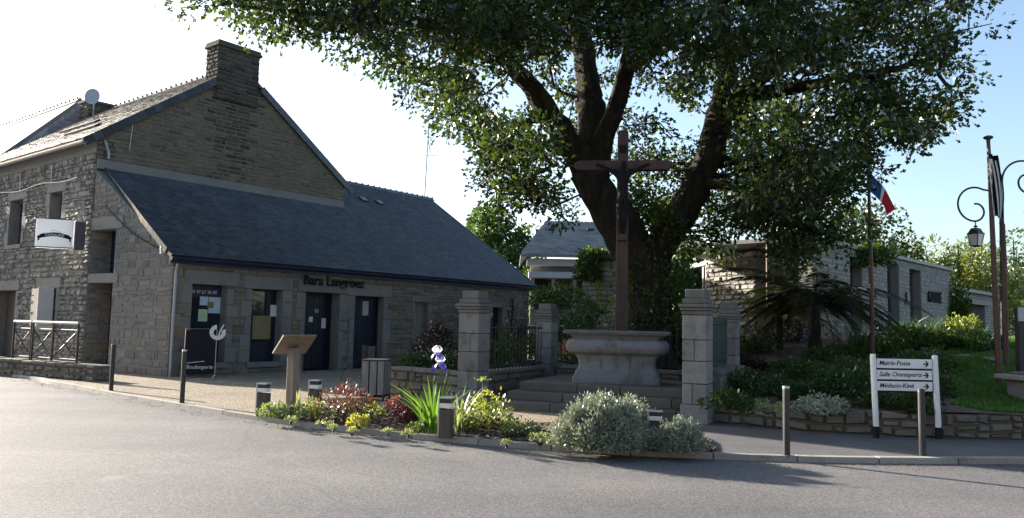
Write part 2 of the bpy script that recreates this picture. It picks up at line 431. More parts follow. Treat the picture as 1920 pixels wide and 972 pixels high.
M['orange_petal'] = leaf_mat('orange_petal', [(.6, .22, .12), (.7, .3, .16)], .4, (1, 1, 1))
M['stem'] = plain('stem', (.10, .11, .05), .7, var=.3, bump=.1)
M['twig'] = plain('twig', (.07, .05, .035), .9, var=.3, bump=.2)

# ---------------------------------------------------------------- stone walls
def stone_pieces(o, u, w, n, rects, course, width, top=None, jit=.02, out=.03, gap=.014, rg=None, vj=0.0):
    """irregular coursed stones on a plane. o origin, u along, w up, n outward; rects: list of free
    rectangles (u0,u1,w0,w1). top(wmid)->(umin,umax) clips a gable. Yields (verts, faces, tint, centre, area)."""
    rg = rg or rnd
    out_l = []
    o, u, w, n = (np.asarray(q, float) for q in (o, u, w, n))
    for (u0, u1, w0, w1) in rects:
        y = w0
        while y < w1 - .02:
            h = rg.uniform(*course)
            if w1 - y - h < course[0] * .7: h = w1 - y
            a, b = u0, u1
            if top:
                ta, tb = top(y + h * .55); a, b = max(a, ta), min(b, tb)
            x = a
            while x < b - .02:
                ww = rg.uniform(*width)
                if b - x - ww < width[0] * .6: ww = b - x
                hh = h
                pieces = [(x, x + ww, y, y + hh)]
                if h > course[1] * .8 and ww < width[1] * .6 and rg.random() < .3:
                    k = rg.uniform(.4, .6); pieces = [(x, x + ww, y, y + hh * k), (x, x + ww, y + hh * k, y + hh)]
                for (xa, xb, ya, yb) in pieces:
                    g = gap * rg.uniform(.4, 1.3)
                    xa2, xb2, ya2, yb2 = xa + g, xb - g, ya + g, yb - g
                    if xb2 - xa2 < .015 or yb2 - ya2 < .015: continue
                    d = out * rg.uniform(.35, 1.25); bv = min(.03, .22 * min(xb2 - xa2, yb2 - ya2))
                    J = lambda: rg.uniform(-jit, jit)
                    base = [(xa2 + J() * .5, ya2 + J() * .5), (xb2 + J() * .5, ya2 + J() * .5), (xb2 + J() * .5, yb2 + J() * .5), (xa2 + J() * .5, yb2 + J() * .5)]
                    cx_, cy_ = (xa2 + xb2) / 2, (ya2 + yb2) / 2
                    P = [o + u * p + w * q - n * .03 for p, q in base]
                    for p, q in base:
                        P.append(o + u * (p + math.copysign(bv, cx_ - p)) + w * (q + math.copysign(bv, cy_ - q)) + n * (d + J() * vj))
                    fs = [(4, 5, 6, 7), (0, 1, 5, 4), (1, 2, 6, 5), (2, 3, 7, 6), (3, 0, 4, 7)]
                    if np.dot(np.cross(u, w), n) < 0: fs = [f[::-1] for f in fs]
                    out_l.append((P, fs, rg.random(), o + u * cx_ + w * cy_, (xb - xa) * (yb - ya)))
                x += ww
            y += h
    return out_l

def lay_stones(pieces, parent, mat, keep, name='stone', rest_name='small_stones'):
    """the pieces that show largest as single stones, the others joined"""
    def key(p):
        x, y, dpt = topix(p[3])
        vis = -60 < x < 1980 and -60 < y < 1032
        return -(p[4] / dpt ** 2) * (1 if vis else .001)
    pieces = sorted(pieces, key=key)
    for P, fs, t, c, a in pieces[:keep]:
        b = MB(); b.tint = t; b.add(P, fs); b.build(name, mat, parent)
    if pieces[keep:]:
        b = MB()
        for P, fs, t, c, a in pieces[keep:]:
            b.tint = t; b.add(P, fs)
        stuff(b.build(rest_name, mat, parent))

def free_rects(u0, u1, w0, w1, holes):
    """split a wall rectangle round its openings"""
    ys = sorted({w0, w1, *[h[2] for h in holes if w0 < h[2] < w1], *[h[3] for h in holes if w0 < h[3] < w1]})
    res = []
    for ya, yb in zip(ys, ys[1:]):
        if yb - ya < .01: continue
        hs = sorted([(h[0], h[1]) for h in holes if h[2] < yb - .005 and h[3] > ya + .005])
        x = u0
        for a, b in hs:
            if a > x: res.append((x, min(a, u1), ya, yb))
            x = max(x, b)
        if x < u1: res.append((x, u1, ya, yb))
    return res

def wall_sheet(mb, o, u, w, n, rects, thick):
    for (a, b, c, d) in rects:
        p = np.asarray(o) + np.asarray(u) * a + np.asarray(w) * c
        mb.obox(p, np.asarray(u) * (b - a), np.asarray(w) * (d - c), -np.asarray(n) * thick)

def slates(o, u, dn, n, length, slope, cw=.22, ch=.13, clip=None, thick=.012, rg=None, jit=.004):
    """slate courses: o = ridge corner, u along the ridge, dn down the slope, n roof normal"""
    rg = rg or NR; o, u, dn, n = (np.asarray(q, float) for q in (o, u, dn, n))
    rows = int(slope / ch); V, F, T = [], [], []
    nrow = int(length / cw) + 2
    for r in range(rows + 1):
        y0 = r * ch - ch * .9; y1 = min((r + 1) * ch, slope + .03)
        off = (r % 2) * cw / 2
        xs = np.arange(nrow) * cw - off
        x0 = np.clip(xs + .004, 0, length); x1 = np.clip(xs + cw - .004, 0, length)
        ok = x1 - x0 > .03
        if clip is not None: 
            ca, cb = clip((y0 + y1) / 2); x0 = np.clip(x0, ca, cb); x1 = np.clip(x1, ca, cb); ok &= x1 - x0 > .03
        x0, x1 = x0[ok], x1[ok]; k = len(x0)
        if k == 0: continue
        lift = thick * 1.8 + rg.uniform(0, jit, k); y1v = y1 + rg.uniform(-.008, .008, k)
        def P(x, y, z): return o + u * x[:, None] + dn * np.asarray(y)[:, None] + n * np.asarray(z)[:, None]
        a = P(x0, np.full(k, y0), np.full(k, .002)); b = P(x1, np.full(k, y0), np.full(k, .002))
        c = P(x1, y1v, lift); d = P(x0, y1v, lift)
        e = P(x1, y1v, lift - thick); f = P(x0, y1v, lift - thick)
        base = sum(len(q) for q in V)
        V.append(np.stack([a, b, c, d, e, f], 1).reshape(-1, 3))
        i = base + np.arange(k) * 6
        F.append(np.stack([i + 3, i + 2, i + 1, i], 1)); F.append(np.stack([i + 5, i + 4, i + 2, i + 3], 1))
        T.append(np.repeat(rg.random(k), 6))
    return np.concatenate(V), np.concatenate(F), np.concatenate(T)

def acrylic():
    m, nt, out = nodes('acrylic')
    d = nt.nodes.new('ShaderNodeBsdfDiffuse'); d.inputs[0].default_value = (.82, .82, .80, 1); t = nt.nodes.new('ShaderNodeBsdfTranslucent'); t.inputs[0].default_value = (.90, .92, .95, 1)
    mx = nt.nodes.new('ShaderNodeMixShader'); mx.inputs[0].default_value = .5; L(nt, d.outputs[0], mx.inputs[1]); L(nt, t.outputs[0], mx.inputs[2]); L(nt, mx.outputs[0], out.inputs[0]); return m
M['acrylic'] = acrylic()
# ---------------------------------------------------------------- ground, road, pavement, kerb
UP = np.array((0, 0, 1.))
b = MB(); b.add([(-900, -300, 0), (900, -300, 0), (900, 1500, 0), (-900, 1500, 0)], [(0, 1, 2, 3)])
structure(b.build('road', M['asphalt']))

kerb_px = [(-420, 632), (0, 704), (100, 722), (208, 743), (340, 766), (480, 789), (640, 810), (830, 829), (1000, 843), (1200, 856), (1500, 867), (1700, 870), (1920, 871), (2300, 868)]
kp = [gp(*q) for q in kerb_px]
kp[0] = np.array((-24.5, 28.0, 0)); kp.append(kp[-1] + np.array((12, 3.0, 0)))
def spline(pts, step):
    pts = [np.asarray(p, float) for p in pts]; P = [2 * pts[0] - pts[1]] + pts + [2 * pts[-1] - pts[-2]]; res = []
    for i in range(1, len(P) - 2):
        for k in range(16):
            t = k / 16; a, b_, c, d = P[i - 1:i + 3]
            res.append(.5 * (2 * b_ + (c - a) * t + (2 * a - 5 * b_ + 4 * c - d) * t * t + (3 * b_ - a - 3 * c + d) * t ** 3))
    res.append(pts[-1]); res = np.array(res)
    s = np.concatenate([[0], np.cumsum(np.linalg.norm(np.diff(res, axis=0), axis=1))])
    q = np.arange(0, s[-1], step)
    return np.stack([np.interp(q, s, res[:, k]) for k in range(3)], 1)
KS = spline(kp, .25)
kt = np.gradient(KS, axis=0); kt /= np.linalg.norm(kt, axis=1)[:, None]
KN = np.stack([-kt[:, 1], kt[:, 0], np.zeros(len(kt))], 1)       # away from the road
KI = KS + KN * .13
PZ = .06
pav = MB()
n_ = len(KS)
V_ = [(*p[:2], PZ) for p in KI] + [(p[0] * 3.2, 90 + 0 * p[1], PZ) for p in KI]
pav.add(V_, [(i, i + 1, n_ + i + 1, n_ + i) for i in range(n_ - 1)])
structure(pav.build('pavement', M['gravel']))

kerb = structure(thing('kerb', None, None))
i = 0
while i < n_ - 5:
    c = MB(); c.tint = rnd.random(); j = min(i + 4, n_ - 1); hz = PZ + .012 + rnd.uniform(-.004, .004)
    P, fs = [], []
    idx = list(range(i, j + 1))
    for k, q in enumerate(idx):
        sh = kt[q] * (.008 if k == 0 else (-.008 if k == len(idx) - 1 else 0))
        for pt, z in ((KS[q], -.05), (KS[q] + KN[q] * .012, hz), (KI[q] + KN[q] * .0, hz), (KI[q], -.05)):
            P.append((pt[0] + sh[0], pt[1] + sh[1], z))
    m_ = len(idx)
    for k in range(m_ - 1):
        for e in range(3): fs.append((k * 4 + e, (k + 1) * 4 + e, (k + 1) * 4 + e + 1, k * 4 + e + 1))
    fs += [(0, 1, 2, 3), tuple((m_ - 1) * 4 + e for e in (3, 2, 1, 0))]
    c.add(P, fs); c.build('kerb_stone', M['kerb_granite'], kerb); i += 4

def near_kerb(px):
    """index of the kerb sample below an image column"""
    return int(np.argmin([abs(topix(p)[0] - px) for p in KS]))

# planting bed along the kerb
i0, i1 = near_kerb(486), near_kerb(1335)
bed_back = [(488, 772), (560, 764), (640, 757), (740, 762), (860, 775), (930, 788), (1000, 798), (1100, 795), (1220, 800), (1310, 818), (1340, 846)]
bb = spline([gp(*q, PZ) for q in bed_back], .1)
NB = 60
fr = np.stack([np.interp(np.linspace(i0, i1, NB), np.arange(n_), (KI + KN * .01)[:, k]) for k in range(3)], 1)
bk = np.stack([np.interp(np.linspace(0, len(bb) - 1, NB), np.arange(len(bb)), bb[:, k]) for k in range(3)], 1)
V_, F_ = [], []
ROWS = 9
for r in range(ROWS):
    f = r / (ROWS - 1); hgt = PZ + .006 + .075 * math.sin(math.pi * f) ** .7
    for k in range(NB):
        p = fr[k] * (1 - f) + bk[k] * f; e = min(1, k / 4, (NB - 1 - k) / 4)
        V_.append((p[0], p[1], PZ + .006 + (hgt - PZ - .006) * e + rnd.uniform(0, .012) * e))
for r in range(ROWS - 1):
    for k in range(NB - 1): F_.append((r * NB + k, r * NB + k + 1, (r + 1) * NB + k + 1, (r + 1) * NB + k))
bed = MB(); bed.add(V_, F_); structure(bed.build('planting_bed', M['soil'], smooth=True))
BEDV = np.array(V_).reshape(ROWS, NB, 3)

def chips(name, pts, mat, size=(.02, .06), n_up=True):
    pts = np.asarray(pts); k = len(pts)
    a = NR.uniform(0, 2 * np.pi, k); L_ = NR.uniform(*size, k)[:, None]; W_ = L_ * NR.uniform(.25, .6, k)[:, None]
    tl = NR.uniform(-.35, .35, k)
    d = np.stack([np.cos(a), np.sin(a), tl], 1); s = np.stack([-np.sin(a), np.cos(a), NR.uniform(-.3, .3, k)], 1)
    V = np.stack([pts - d * L_ / 2 - s * W_ / 2, pts + d * L_ / 2 - s * W_ / 2, pts + d * L_ / 2 + s * W_ / 2, pts - d * L_ / 2 + s * W_ / 2], 1).reshape(-1, 3)
    F = np.arange(4 * k).reshape(-1, 4)
    return stuff(arrays(name, V, F, mat, None, np.repeat(NR.random(k), 4)))
def bed_points(k):
    r = NR.uniform(0, ROWS - 1.001, k); c = NR.uniform(0, NB - 1.001, k); ri, ci = r.astype(int), c.astype(int); fr_, fc = (r - ri)[:, None], (c - ci)[:, None]
    return (BEDV[ri, ci] * (1 - fr_) + BEDV[ri + 1, ci] * fr_) * (1 - fc) + (BEDV[ri, ci + 1] * (1 - fr_) + BEDV[ri + 1, ci + 1] * fr_) * fc
mo = chips('bark_mulch', bed_points(9000) + (0, 0, .012), M['mulch'], (.025, .085))
tag(mo, 'brown bark chips covering the kerbside flower bed', 'mulch')

# ---------------------------------------------------------------- frame of the two joined stone buildings
TH = RAD(38)
TD = np.array((math.sin(TH), math.cos(TH), 0)); SD = np.array((-math.cos(TH), math.sin(TH), 0))
P0 = gp(311, 709, 0.03); P0[2] = 0
def BP(t, s, z=0.0): return P0 + TD * t + SD * s + UP * z
def hitF(px, py, s=0.0):
    q = hit(px, py, BP(0, s), SD); return (q - P0) @ TD, q[2]
def hitL(px, py, t):
    q = hit(px, py, BP(t, 0), TD); return (q - P0) @ SD, q[2]
EH = hitF(323, 470)[1]; SLOPE = .662; SL = math.atan(SLOPE)
TL = hitF(991, 560)[0]; RS = 6.05
T0 = -.38
SG = hitL(163, 560, T0)[0]
T1 = hitF(643, 380, SG)[0]
HE = hitF(200, 262, SG)[1]
TM = (T0 + T1) / 2
HA = hitF(447, 131, SG)[1]
HLEN = 10.0
print('frame', P0, 'EH', EH, 'TL', TL, 'SG', SG, 'T1', T1, 'HE', HE, 'HA', HA)

# ---------------------------------------------------------------- the shop: long low building
shop = thing('shop_building', 'long low stone shop with dark slate roof and navy doors', 'building', BP(0, 0))
shop_front = MB()
def fr_open(pxl, pxr, pyt, pyb):
    pm = (pyt + pyb) / 2
    return [hitF(pxl, pm)[0], hitF(pxr, pm)[0], max(.06, hitF((pxl + pxr) / 2, pyb)[1]), hitF((pxl + pxr) / 2, pyt)[1]]
F_OPEN = [fr_open(357, 423, 534, 681), fr_open(470, 527, 543, 679), fr_open(570, 634, 549, 698), fr_open(663, 717, 556, 694), fr_open(777, 801, 567, 640), fr_open(917, 941, 577, 640)]
F_OPEN[2][2] = F_OPEN[3][2] = .06
nF = -SD
rects = free_rects(0, TL, 0, EH, F_OPEN)
wall_sheet(shop_front, BP(0, 0), TD, UP, nF, rects, .45)
fw = shop_front.build('front_wall', M['mortar'], shop)
# lintels, jambs and sills of dressed granite
blocks = []
def block(parent, name, a, b_, c, d, out=.035, mat='lintel', o=None, u=TD, n=nF, tint=None):
    m = MB(); m.tint = rnd.random() if tint is None else tint
    o = BP(0, 0) if o is None else o
    m.obox(o + u * a + UP * c - n * .02, u * (b_ - a), UP * (d - c), n * (out + .02))
    return m.build(name, M[mat], parent, bevel=.012)
F_TRIM = []
for k, (a, b_, c, d) in enumerate(F_OPEN):
    lw = .42 if k < 4 else .25; lh = .36 if k < 4 else .22
    lo = [a - lw * (.55 if k == 0 else .7), b_ + lw * .8, d, d + lh]
    block(fw, 'lintel', *lo); F_TRIM.append(lo)
    y = c
    while y < d - .1:
        h = min(rnd.uniform(.3, .5), d - y)
        for sd in (0, 1):
            w_ = rnd.choice((.2, .34)) * (1 if k < 4 else .7)
            r_ = [a - w_, a, y, y + h] if sd == 0 else [b_, b_ + w_, y, y + h]
            block(fw, 'jamb_stone', r_[0] + .006, r_[1] - .006 if sd == 0 else r_[1], r_[2] + .006, r_[3] - .006, .028); F_TRIM.append(r_)
        y += h
    if k in (0, 1, 4, 5):
        sl = [a - .1, b_ + .1, c - .14, c]; block(fw, 'sill', *sl, out=.07); F_TRIM.append(sl)
holes = F_OPEN + F_TRIM
# corner quoins
y = .05
k = 0
while y < EH - .05:
    h = min(rnd.uniform(.26, .4), EH - y); w_ = .55 if k % 2 else .3
    q_ = [0, w_, y, y + h]; block(fw, 'quoin', .0, w_ - .01, y + .006, y + h - .006, .03, 'front_stone', tint=rnd.uniform(.3, .6)); holes.append(q_); y += h; k += 1
pl = [0.55, TL, 0, .16]
pc = stone_pieces(BP(0, 0), TD, UP, nF, free_rects(0, TL, .05, EH, holes), (.11, .22), (.18, .52), jit=.025, out=.028, gap=.010)
lay_stones(pc, fw, M['front_stone'], 240)
# doors, windows in the openings (set back in deep reveals)
REV = .30
def recess(k): return F_OPEN[k]
def fbox(parent, name, a, b_, c, d, s0, th, mat, bevel=0.0):
    m = MB(); m.obox(BP(a, s0, c), TD * (b_ - a), UP * (d - c), SD * th); return m.build(name, M[mat], parent, bevel=bevel)
# 0: glazed shop window with phone banner and notices
a, b_, c, d = F_OPEN[0]
w0 = fbox(shop, 'window', a, b_, c, d, REV, .05, 'blue_paint')
fbox(w0, 'pane', a + .06, b_ - .07, c + .08, d - .34, REV - .01, .008, 'glass')
fbox(w0, 'banner', a + .01, b_ - .01, d - .30, d - .02, REV - .03, .02, 'blue_fascia')
text('lettering', '02 97 67 26 05', .125, BP(a + .1, REV - .035, d - .235), TD, UP, M['white_paint'], w0, .003, .2)
wd = b_ - a
def paper(parent, px0, py0, px1, py1, mat, s0, name='notice'):
    t0, z1 = hitF(px0, py0, s0); t1, z0 = hitF(px1, py1, s0)
    return fbox(parent, name, t0, t1, z0, z1, s0 - .006, .004, mat)
paper(w0, 375, 556, 390, 573, 'paper_blue', REV - .01); paper(w0, 392, 557, 412, 588, 'paper_blue', REV - .012)
paper(w0, 372, 580, 388, 603, 'paper_green', REV - .01); paper(w0, 389, 566, 400, 578, 'ochre_sign', REV - .02)
# 1: window with ochre notice board low
a, b_, c, d = F_OPEN[1]
w1 = fbox(shop, 'window', a, b_, c, d, REV, .05, 'blue_paint')
fbox(w1, 'pane', a + .05, a + (b_ - a) * .60, c + .55, d - .06, REV - .01, .008, 'glass')
fbox(w1, 'panel', a + .05, b_ - .08, c + .05, c + .5, REV - .012, .01, 'blue_paint')
fbox(w1, 'shutter', a + (b_ - a) * .66, b_ - .02, c + .55, d - .03, REV - .03, .03, 'blue_paint')
paper(w1, 474, 592, 506, 636, 'ochre_sign', REV - .03); paper(w1, 507, 572, 518, 594, 'paper_white', REV - .04)
# 2: main door (boards), deep
def board_door(k, rev, handle=True):
    a, b_, c, d = F_OPEN[k]
    dr = fbox(shop, 'door', a, b_, c, d, rev + .02, .04, 'blue_paint')
    for (fa, fb, fc_, fd) in ((a, a + .06, c, d), (b_ - .06, b_, c, d), (a + .061, b_ - .061, d - .07, d)): fbox(dr, 'frame', fa, fb, fc_, fd, rev - .05, .049, 'blue_paint')
    nb = 6; bw = (b_ - a) / nb
    for q in range(nb):
        fbox(dr, 'plank', a + q * bw + .006, a + (q + 1) * bw - .006, c + .01, d - .01, rev, .02, 'blue_paint')
    if handle: fbox(dr, 'handle', a + .12, a + .15, c + .95, c + 1.12, rev - .04, .04, 'steel')
    return dr
d2 = board_door(2, .42); paper(d2, 579, 594, 586, 604, 'paper_white', .41); paper(d2, 603, 597, 610, 616, 'paper_white', .41); paper(d2, 590, 580, 597, 587, 'zinc', .41)
d3 = board_door(3, .30); paper(d3, 680, 565, 690, 592, 'grey_paint', .29)
a, b_, c, d = F_OPEN[4]; w4 = fbox(shop, 'window', a, b_, c, d, .22, .05, 'glass'); fbox(w4, 'shutter', a + (b_ - a) * .25, b_, c, d, .16, .04, 'wood_grey')
a, b_, c, d = F_OPEN[5]; w5 = fbox(shop, 'window', a, b_, c, d, .22, .05, 'glass'); fbox(w5, 'frame', a, b_, d - .2, d - .14, .18, .05, 'blue_paint')
# lettering over the main door
t_, z_ = hitF(566, 533)
text('lettering', 'Bara Langroez', .40, BP(t_, -.06, z_), TD, UP, M['ink'], shop, .012, 0, spacing=1.02, bold=.008)
t_, z_ = hitF(600, 520)
m = MB()
for q in range(7):
    an = q * .5; m.obox(BP(t_ + q * .13, -.045, z_ + .03 + .05 * math.sin(q * 1.3)), TD * .16, UP * (.07 + .03 * math.cos(q)), -SD * .012)
m.build('emblem', M['ochre_sign'], shop)

# end wall of the lean-to
SE = hitL(214, 560, -.2)[0]
ue = (SD * SE + TD * (T0 + .12)); ue_l = np.linalg.norm(ue); ue = ue / ue_l; ne = np.cross(ue, UP); ne = ne if ne @ (-TD) > 0 else -ne
zl1 = hitL(192, 522, T0)[1]; zl2 = hitL(192, 430, T0)[1]
def ztop(s): return EH + SLOPE * s - .1
m = MB()
m.prism([BP(0, 0, 0), BP(0, 0, ztop(0)), P0 + ue * ue_l + UP * ztop(SE), P0 + ue * ue_l], -ne * .45)
ew = m.build('end_wall', M['flush_mortar'], shop)
m = MB(); q0 = P0 + ue * ue_l; q1 = BP(T0 + .02, SG)
m.prism([q0 + UP * (zl2 + .01), q0 + UP * ztop(SE), q1 + UP * ztop(SG), q1 + UP * (zl2 + .01)], TD * .35); m.build('upper_wall', M['mortar'], ew)
pc = stone_pieces(P0, ue, UP, ne, [(0, ue_l, .05, ztop(SE))], (.08, .26), (.12, .6), top=lambda w: (max(0, (w - EH + .16) / SLOPE), ue_l), jit=.05, out=.018, gap=.010)
pc += stone_pieces(q0, (q1 - q0) / np.linalg.norm(q1 - q0), UP, ne, [(0, np.linalg.norm(q1 - q0), zl2 + .35, ztop(SG))], (.12, .22), (.2, .4), top=lambda w: (max(0, (w - EH + .16) / SLOPE - SE), 9), out=.022)
lay_stones(pc, ew, M['flush_stone'], 60)
gap = np.linalg.norm(q1 - q0); ug = (q1 - q0) / gap
m = MB(); m.tint = .5; m.obox(q0 - ug * .25 + UP * (zl1 - .12) + ne * .03, ug * (gap + .25), UP * .26, -ne * .4); m.build('lintel', M['lintel'], ew, bevel=.01)
m = MB(); m.tint = .7; m.obox(q0 - ug * .35 + UP * zl2 + ne * .035, ug * (gap + .35), UP * .34, -ne * .4); m.build('lintel', M['lintel'], ew, bevel=.01)
m = MB(); m.obox(q0 + TD * .62 + UP * .06, ug * (gap + .1), UP * (zl1 - .15), TD * .05); dr = m.build('door', M['blue_paint'], shop)
m = MB(); m.obox(q0 + TD * .55 + UP * (zl1 + .1), ug * (gap + .1), UP * (zl2 - zl1 - .05), TD * .05); wn_ = m.build('window', M['blue_paint'], shop)
m = MB(); m.obox(q0 + TD * .54 + UP * (zl1 + .2) + ug * .1, ug * (gap - .25), UP * (zl2 - zl1 - .3), TD * .005); m.build('pane', M['glass'], wn_)
# small lamp and cable near the eave corner
m = MB(); m.box(P0 + ue * .35 + UP * (EH + .02) + ne * .08, (.12, .1, .2), -.9); m.build('wall_lamp', M['paper_white'], shop)
m = MB(); m.tube([P0 + ue * (.3 + k * .22) + UP * (EH + .0 + k * .105 - .16 * math.sin(k / 13 * math.pi)) + ne * .05 for k in range(14)], .014, 5); m.build('cable', M['ink'], shop)

# roof of the shop
RZ = EH + SLOPE * RS
rn = (-SD * SLOPE + UP); rn /= np.linalg.norm(rn); rdn = -SD * math.cos(SL) - UP * math.sin(SL)
OV = .17; slopeL = (RS + OV) / math.cos(SL)
m = MB()
def rp(t, s, off=0.0): return BP(t, s, EH + SLOPE * s) + rn * off
m.prism([rp(-.12, -OV, -.1), rp(TL + .25, -OV, -.1), rp(TL + .25, RS, -.1), rp(T1 + .05, RS, -.1), rp(T1 + .05, SG + .03, -.1), rp(-.12, SG + .03, -.1)], rn * .1)
sr = m.build('roof', M['slate'], shop)
V_, F_, T_ = slates(rp(-.14, RS, .0), TD, rdn, rn, TL + .41, slopeL, .21, .125, clip=lambda y: ((T1 + .22) if RS - y * math.cos(SL) > SG + .05 else 0, 99))
stuff(arrays('slates', V_, F_, M['slate'], sr, T_))
m = MB(); m.prism([rp(T1 + .05, RS, -.1), rp(TL + .25, RS, -.1), BP(TL + .25, 2 * RS + OV, EH - SLOPE * OV), BP(T1 + .05, 2 * RS + OV, EH - SLOPE * OV)], UP * .1); m.build('back_slope', M['slate'], sr)
m = MB(); m.prism([BP(TL, 0, 0), BP(TL, 0, EH), BP(TL, RS, RZ - .12), BP(TL, 2 * RS, EH), BP(TL, 2 * RS, 0)], -TD * .4); m.build('gable_wall', M['mortar'], shop)
m = MB(); m.obox(BP(T1 - 1, 2 * RS - .4, 0), TD * (TL - T1 + .6), SD * .4, UP * EH); m.build('rear_wall', M['mortar'], shop)
# verge slates, ridge tiles, gutter, fascia, skylights
for k in range(int(slopeL / .3)):
    if k * .3 > slopeL - .2: break
    for tt_ in (-.16, TL + .24):
        if tt_ < 0 and RS - k * .3 * math.cos(SL) > SG: continue
        m = MB(); m.tint = rnd.random(); m.obox(rp(tt_, RS, -.12) + rdn * (k * .3 + .006), rdn * .29, TD * .04, rn * .16); m.build('verge_slate', M['slate'], sr)
for k in range(int((TL + .25 - T1) / .33)):
    t_ = T1 + .2 + k * .33; c = MB(); c.tint = rnd.random()
    c.prism([BP(t_, RS - .16, RZ - .07), BP(t_, RS, RZ + .09), BP(t_, RS + .16, RZ - .07)], TD * .325)
    c.obox(BP(t_ + .28, RS - .03, RZ + .06), TD * .05, SD * .06, UP * .07); c.build('ridge_tile', M['slate'], sr)
m = MB(); m.obox(BP(-.12, -OV + .06, EH - SLOPE * OV - .22), TD * (TL + .36), SD * .03, UP * .2); m.build('fascia', M['blue_fascia'], shop)
m = MB(); m.prism([BP(-.14, -OV - .09 + .09 * (1 - math.cos(a_)) , EH - SLOPE * OV - .06 - .09 * math.sin(a_)) for a_ in np.linspace(0, math.pi, 9)], TD * (TL + .4)); m.build('gutter', M['blue_fascia'], shop)
m = MB(); m.tube([BP(.06, -OV, EH - .33), BP(.06, -.1, EH - .55), BP(.06, -.08, 0.05)], .045, 8); m.build('downpipe', M['zinc'], shop)
for (px, py) in ((672, 372), (702, 378)):
    q = hit(px, py, rp(0, 0), rn); m = MB(); m.prism([q, q + TD * .28, q + rdn * .3 + TD * .28, q + rdn * .3], rn * .09); m.build('roof_vent', M['slate'], sr)
# aerial on the ridge end
q = BP(TL - .1, RS, RZ)
ant = thing('aerial', 'thin metal television aerial mast on the slate ridge end', 'antenna', q)
m = MB(); m.tube([q - UP * .2, q + UP * 3.6 + TD * .15], .025, 6); m.build('mast', M['zinc'], ant)
m = MB(); m.tube([q + UP * 2.2 + TD * .3, q + UP * 2.9 + TD * .1], .02, 6); m.tube([q + UP * 2.0 - TD * .1, q + UP * 2.05 + TD * .45 - SD * .3], .012, 5)
for k in range(5): m.tube([q + UP * (3.5 - .04 * k) - SD * .35 + TD * (.15 + .07 * k), q + UP * (3.5 - .04 * k) + SD * .35 + TD * (.15 + .07 * k)], .008, 4)
m.build('arm', M['zinc'], ant)

# ---------------------------------------------------------------- the tall gabled house
house = thing('stone_house', 'tall old stone house with broad gable and dark chimney', 'house', BP(T0, SG))
RK = (HA - HE) / (TM - T0)
zb = EH + SLOPE * SG - .05
m = MB()
m.prism([BP(T0, SG, 0), BP(T1, SG, 0), BP(T1, SG, HE), BP(TM, SG, HA), BP(T0, SG, HE)], SD * .5)
gw = m.build('gable_wall', M['warm_mortar'], house)
def gtop(w):
    if w < HE: return (T0, T1)
    k = (w - HE) / RK; return (T0 + k, T1 - k)
pc = stone_pieces(BP(0, SG), TD, UP, -SD, [(T0, T1, zb + .28, HA)], (.09, .17), (.16, .5), top=gtop, jit=.02, out=.018, gap=.007)
ct0 = hitF(405, 130, SG)[0]; ct1 = hitF(484, 130, SG)[0]; ctm = (ct0 + ct1) / 2
dark, light = [], []
for p in pc:
    tt_ = (p[3] - P0) @ TD; dz = HA - p[3][2]
    prob = max(0, 1 - abs(tt_ - ctm) / (1.15 - .04 * dz)) * max(.0, 1.15 - dz / 4.8) * 1.7
    (dark if rnd.random() < prob else light).append(p)
lay_stones(light, gw, M['gable_stone'], 110); lay_stones(dark, gw, M['chimney_stone'], 40, 'sooty_stone', 'small_sooty_stones')
m = MB(); m.tint = .5; m.obox(BP(T0 + .02, SG - .07, zb), TD * (T1 - T0 - .02), SD * .09, UP * .28); m.build('flashing_band', M['render'], gw)
# chimney on the gable
cz0 = HA - .9; cz1 = hitF(437, 84, SG)[1]
cz0 = HA - 1.15
ch = MB(); ch.obox(BP(ct0 + .04, SG - .10, cz0), TD * (ct1 - ct0 - .08), SD * .76, UP * (cz1 - cz0 - .1)); cho = ch.build('chimney', M['dark_mortar'], house)
pc = stone_pieces(BP(ct0, SG - .11), TD, UP, -SD, [(0, ct1 - ct0, cz0, cz1 - .2)], (.11, .18), (.2, .45), out=.02, gap=.008)
pc += stone_pieces(BP(ct0 + .02, SG - .12), SD, UP, -TD, [(0.02, .78, cz0 + .3, cz1 - .2)], (.11, .18), (.18, .35), out=.03, gap=.008)
lay_stones(pc, cho, M['chimney_stone'], 40)
m = MB(); m.obox(BP(ct0 - .05, SG - .17, cz1 - .2), TD * (ct1 - ct0 + .10), SD * .88, UP * .1); m.obox(BP(ct0 - .02, SG - .13, cz1 - .1), TD * (ct1 - ct0 + .04), SD * .8, UP * .1); m.build('chimney_cap', M['chimney_stone'], cho, bevel=.02)
# street facade
L_OPEN_PX = [(19, 43, 376, 459), (94, 117, 361, 440), (-16, 27, 545, 690), (74, 106, 541, 612)]
L_OPEN = []
for (xa, xb, ya, yb) in L_OPEN_PX:
    xm = (xa + xb) / 2; s1 = hitL(xa, (ya + yb) / 2, T0)[0]; s0 = hitL(xb, (ya + yb) / 2, T0)[0]
    L_OPEN.append([s0, s1, max(.06, hitL(xm, yb, T0)[1]), hitL(xm, ya, T0)[1]])
L_OPEN[2][2] = .06
HS1 = SG + HLEN
m = MB(); lrect = free_rects(SG, HS1, 0, HE, L_OPEN); wall_sheet(m, BP(T0, 0), SD, UP, -TD, lrect, .5)
lw_ = m.build('street_wall', M['mortar'], house)
L_TRIM = []
def lblock(name, a, b_, c, d, out=.05, mat='lintel', parent=lw_, tint=None): return block(parent, name, a, b_, c, d, out, mat, BP(T0, 0), SD, -TD, tint)
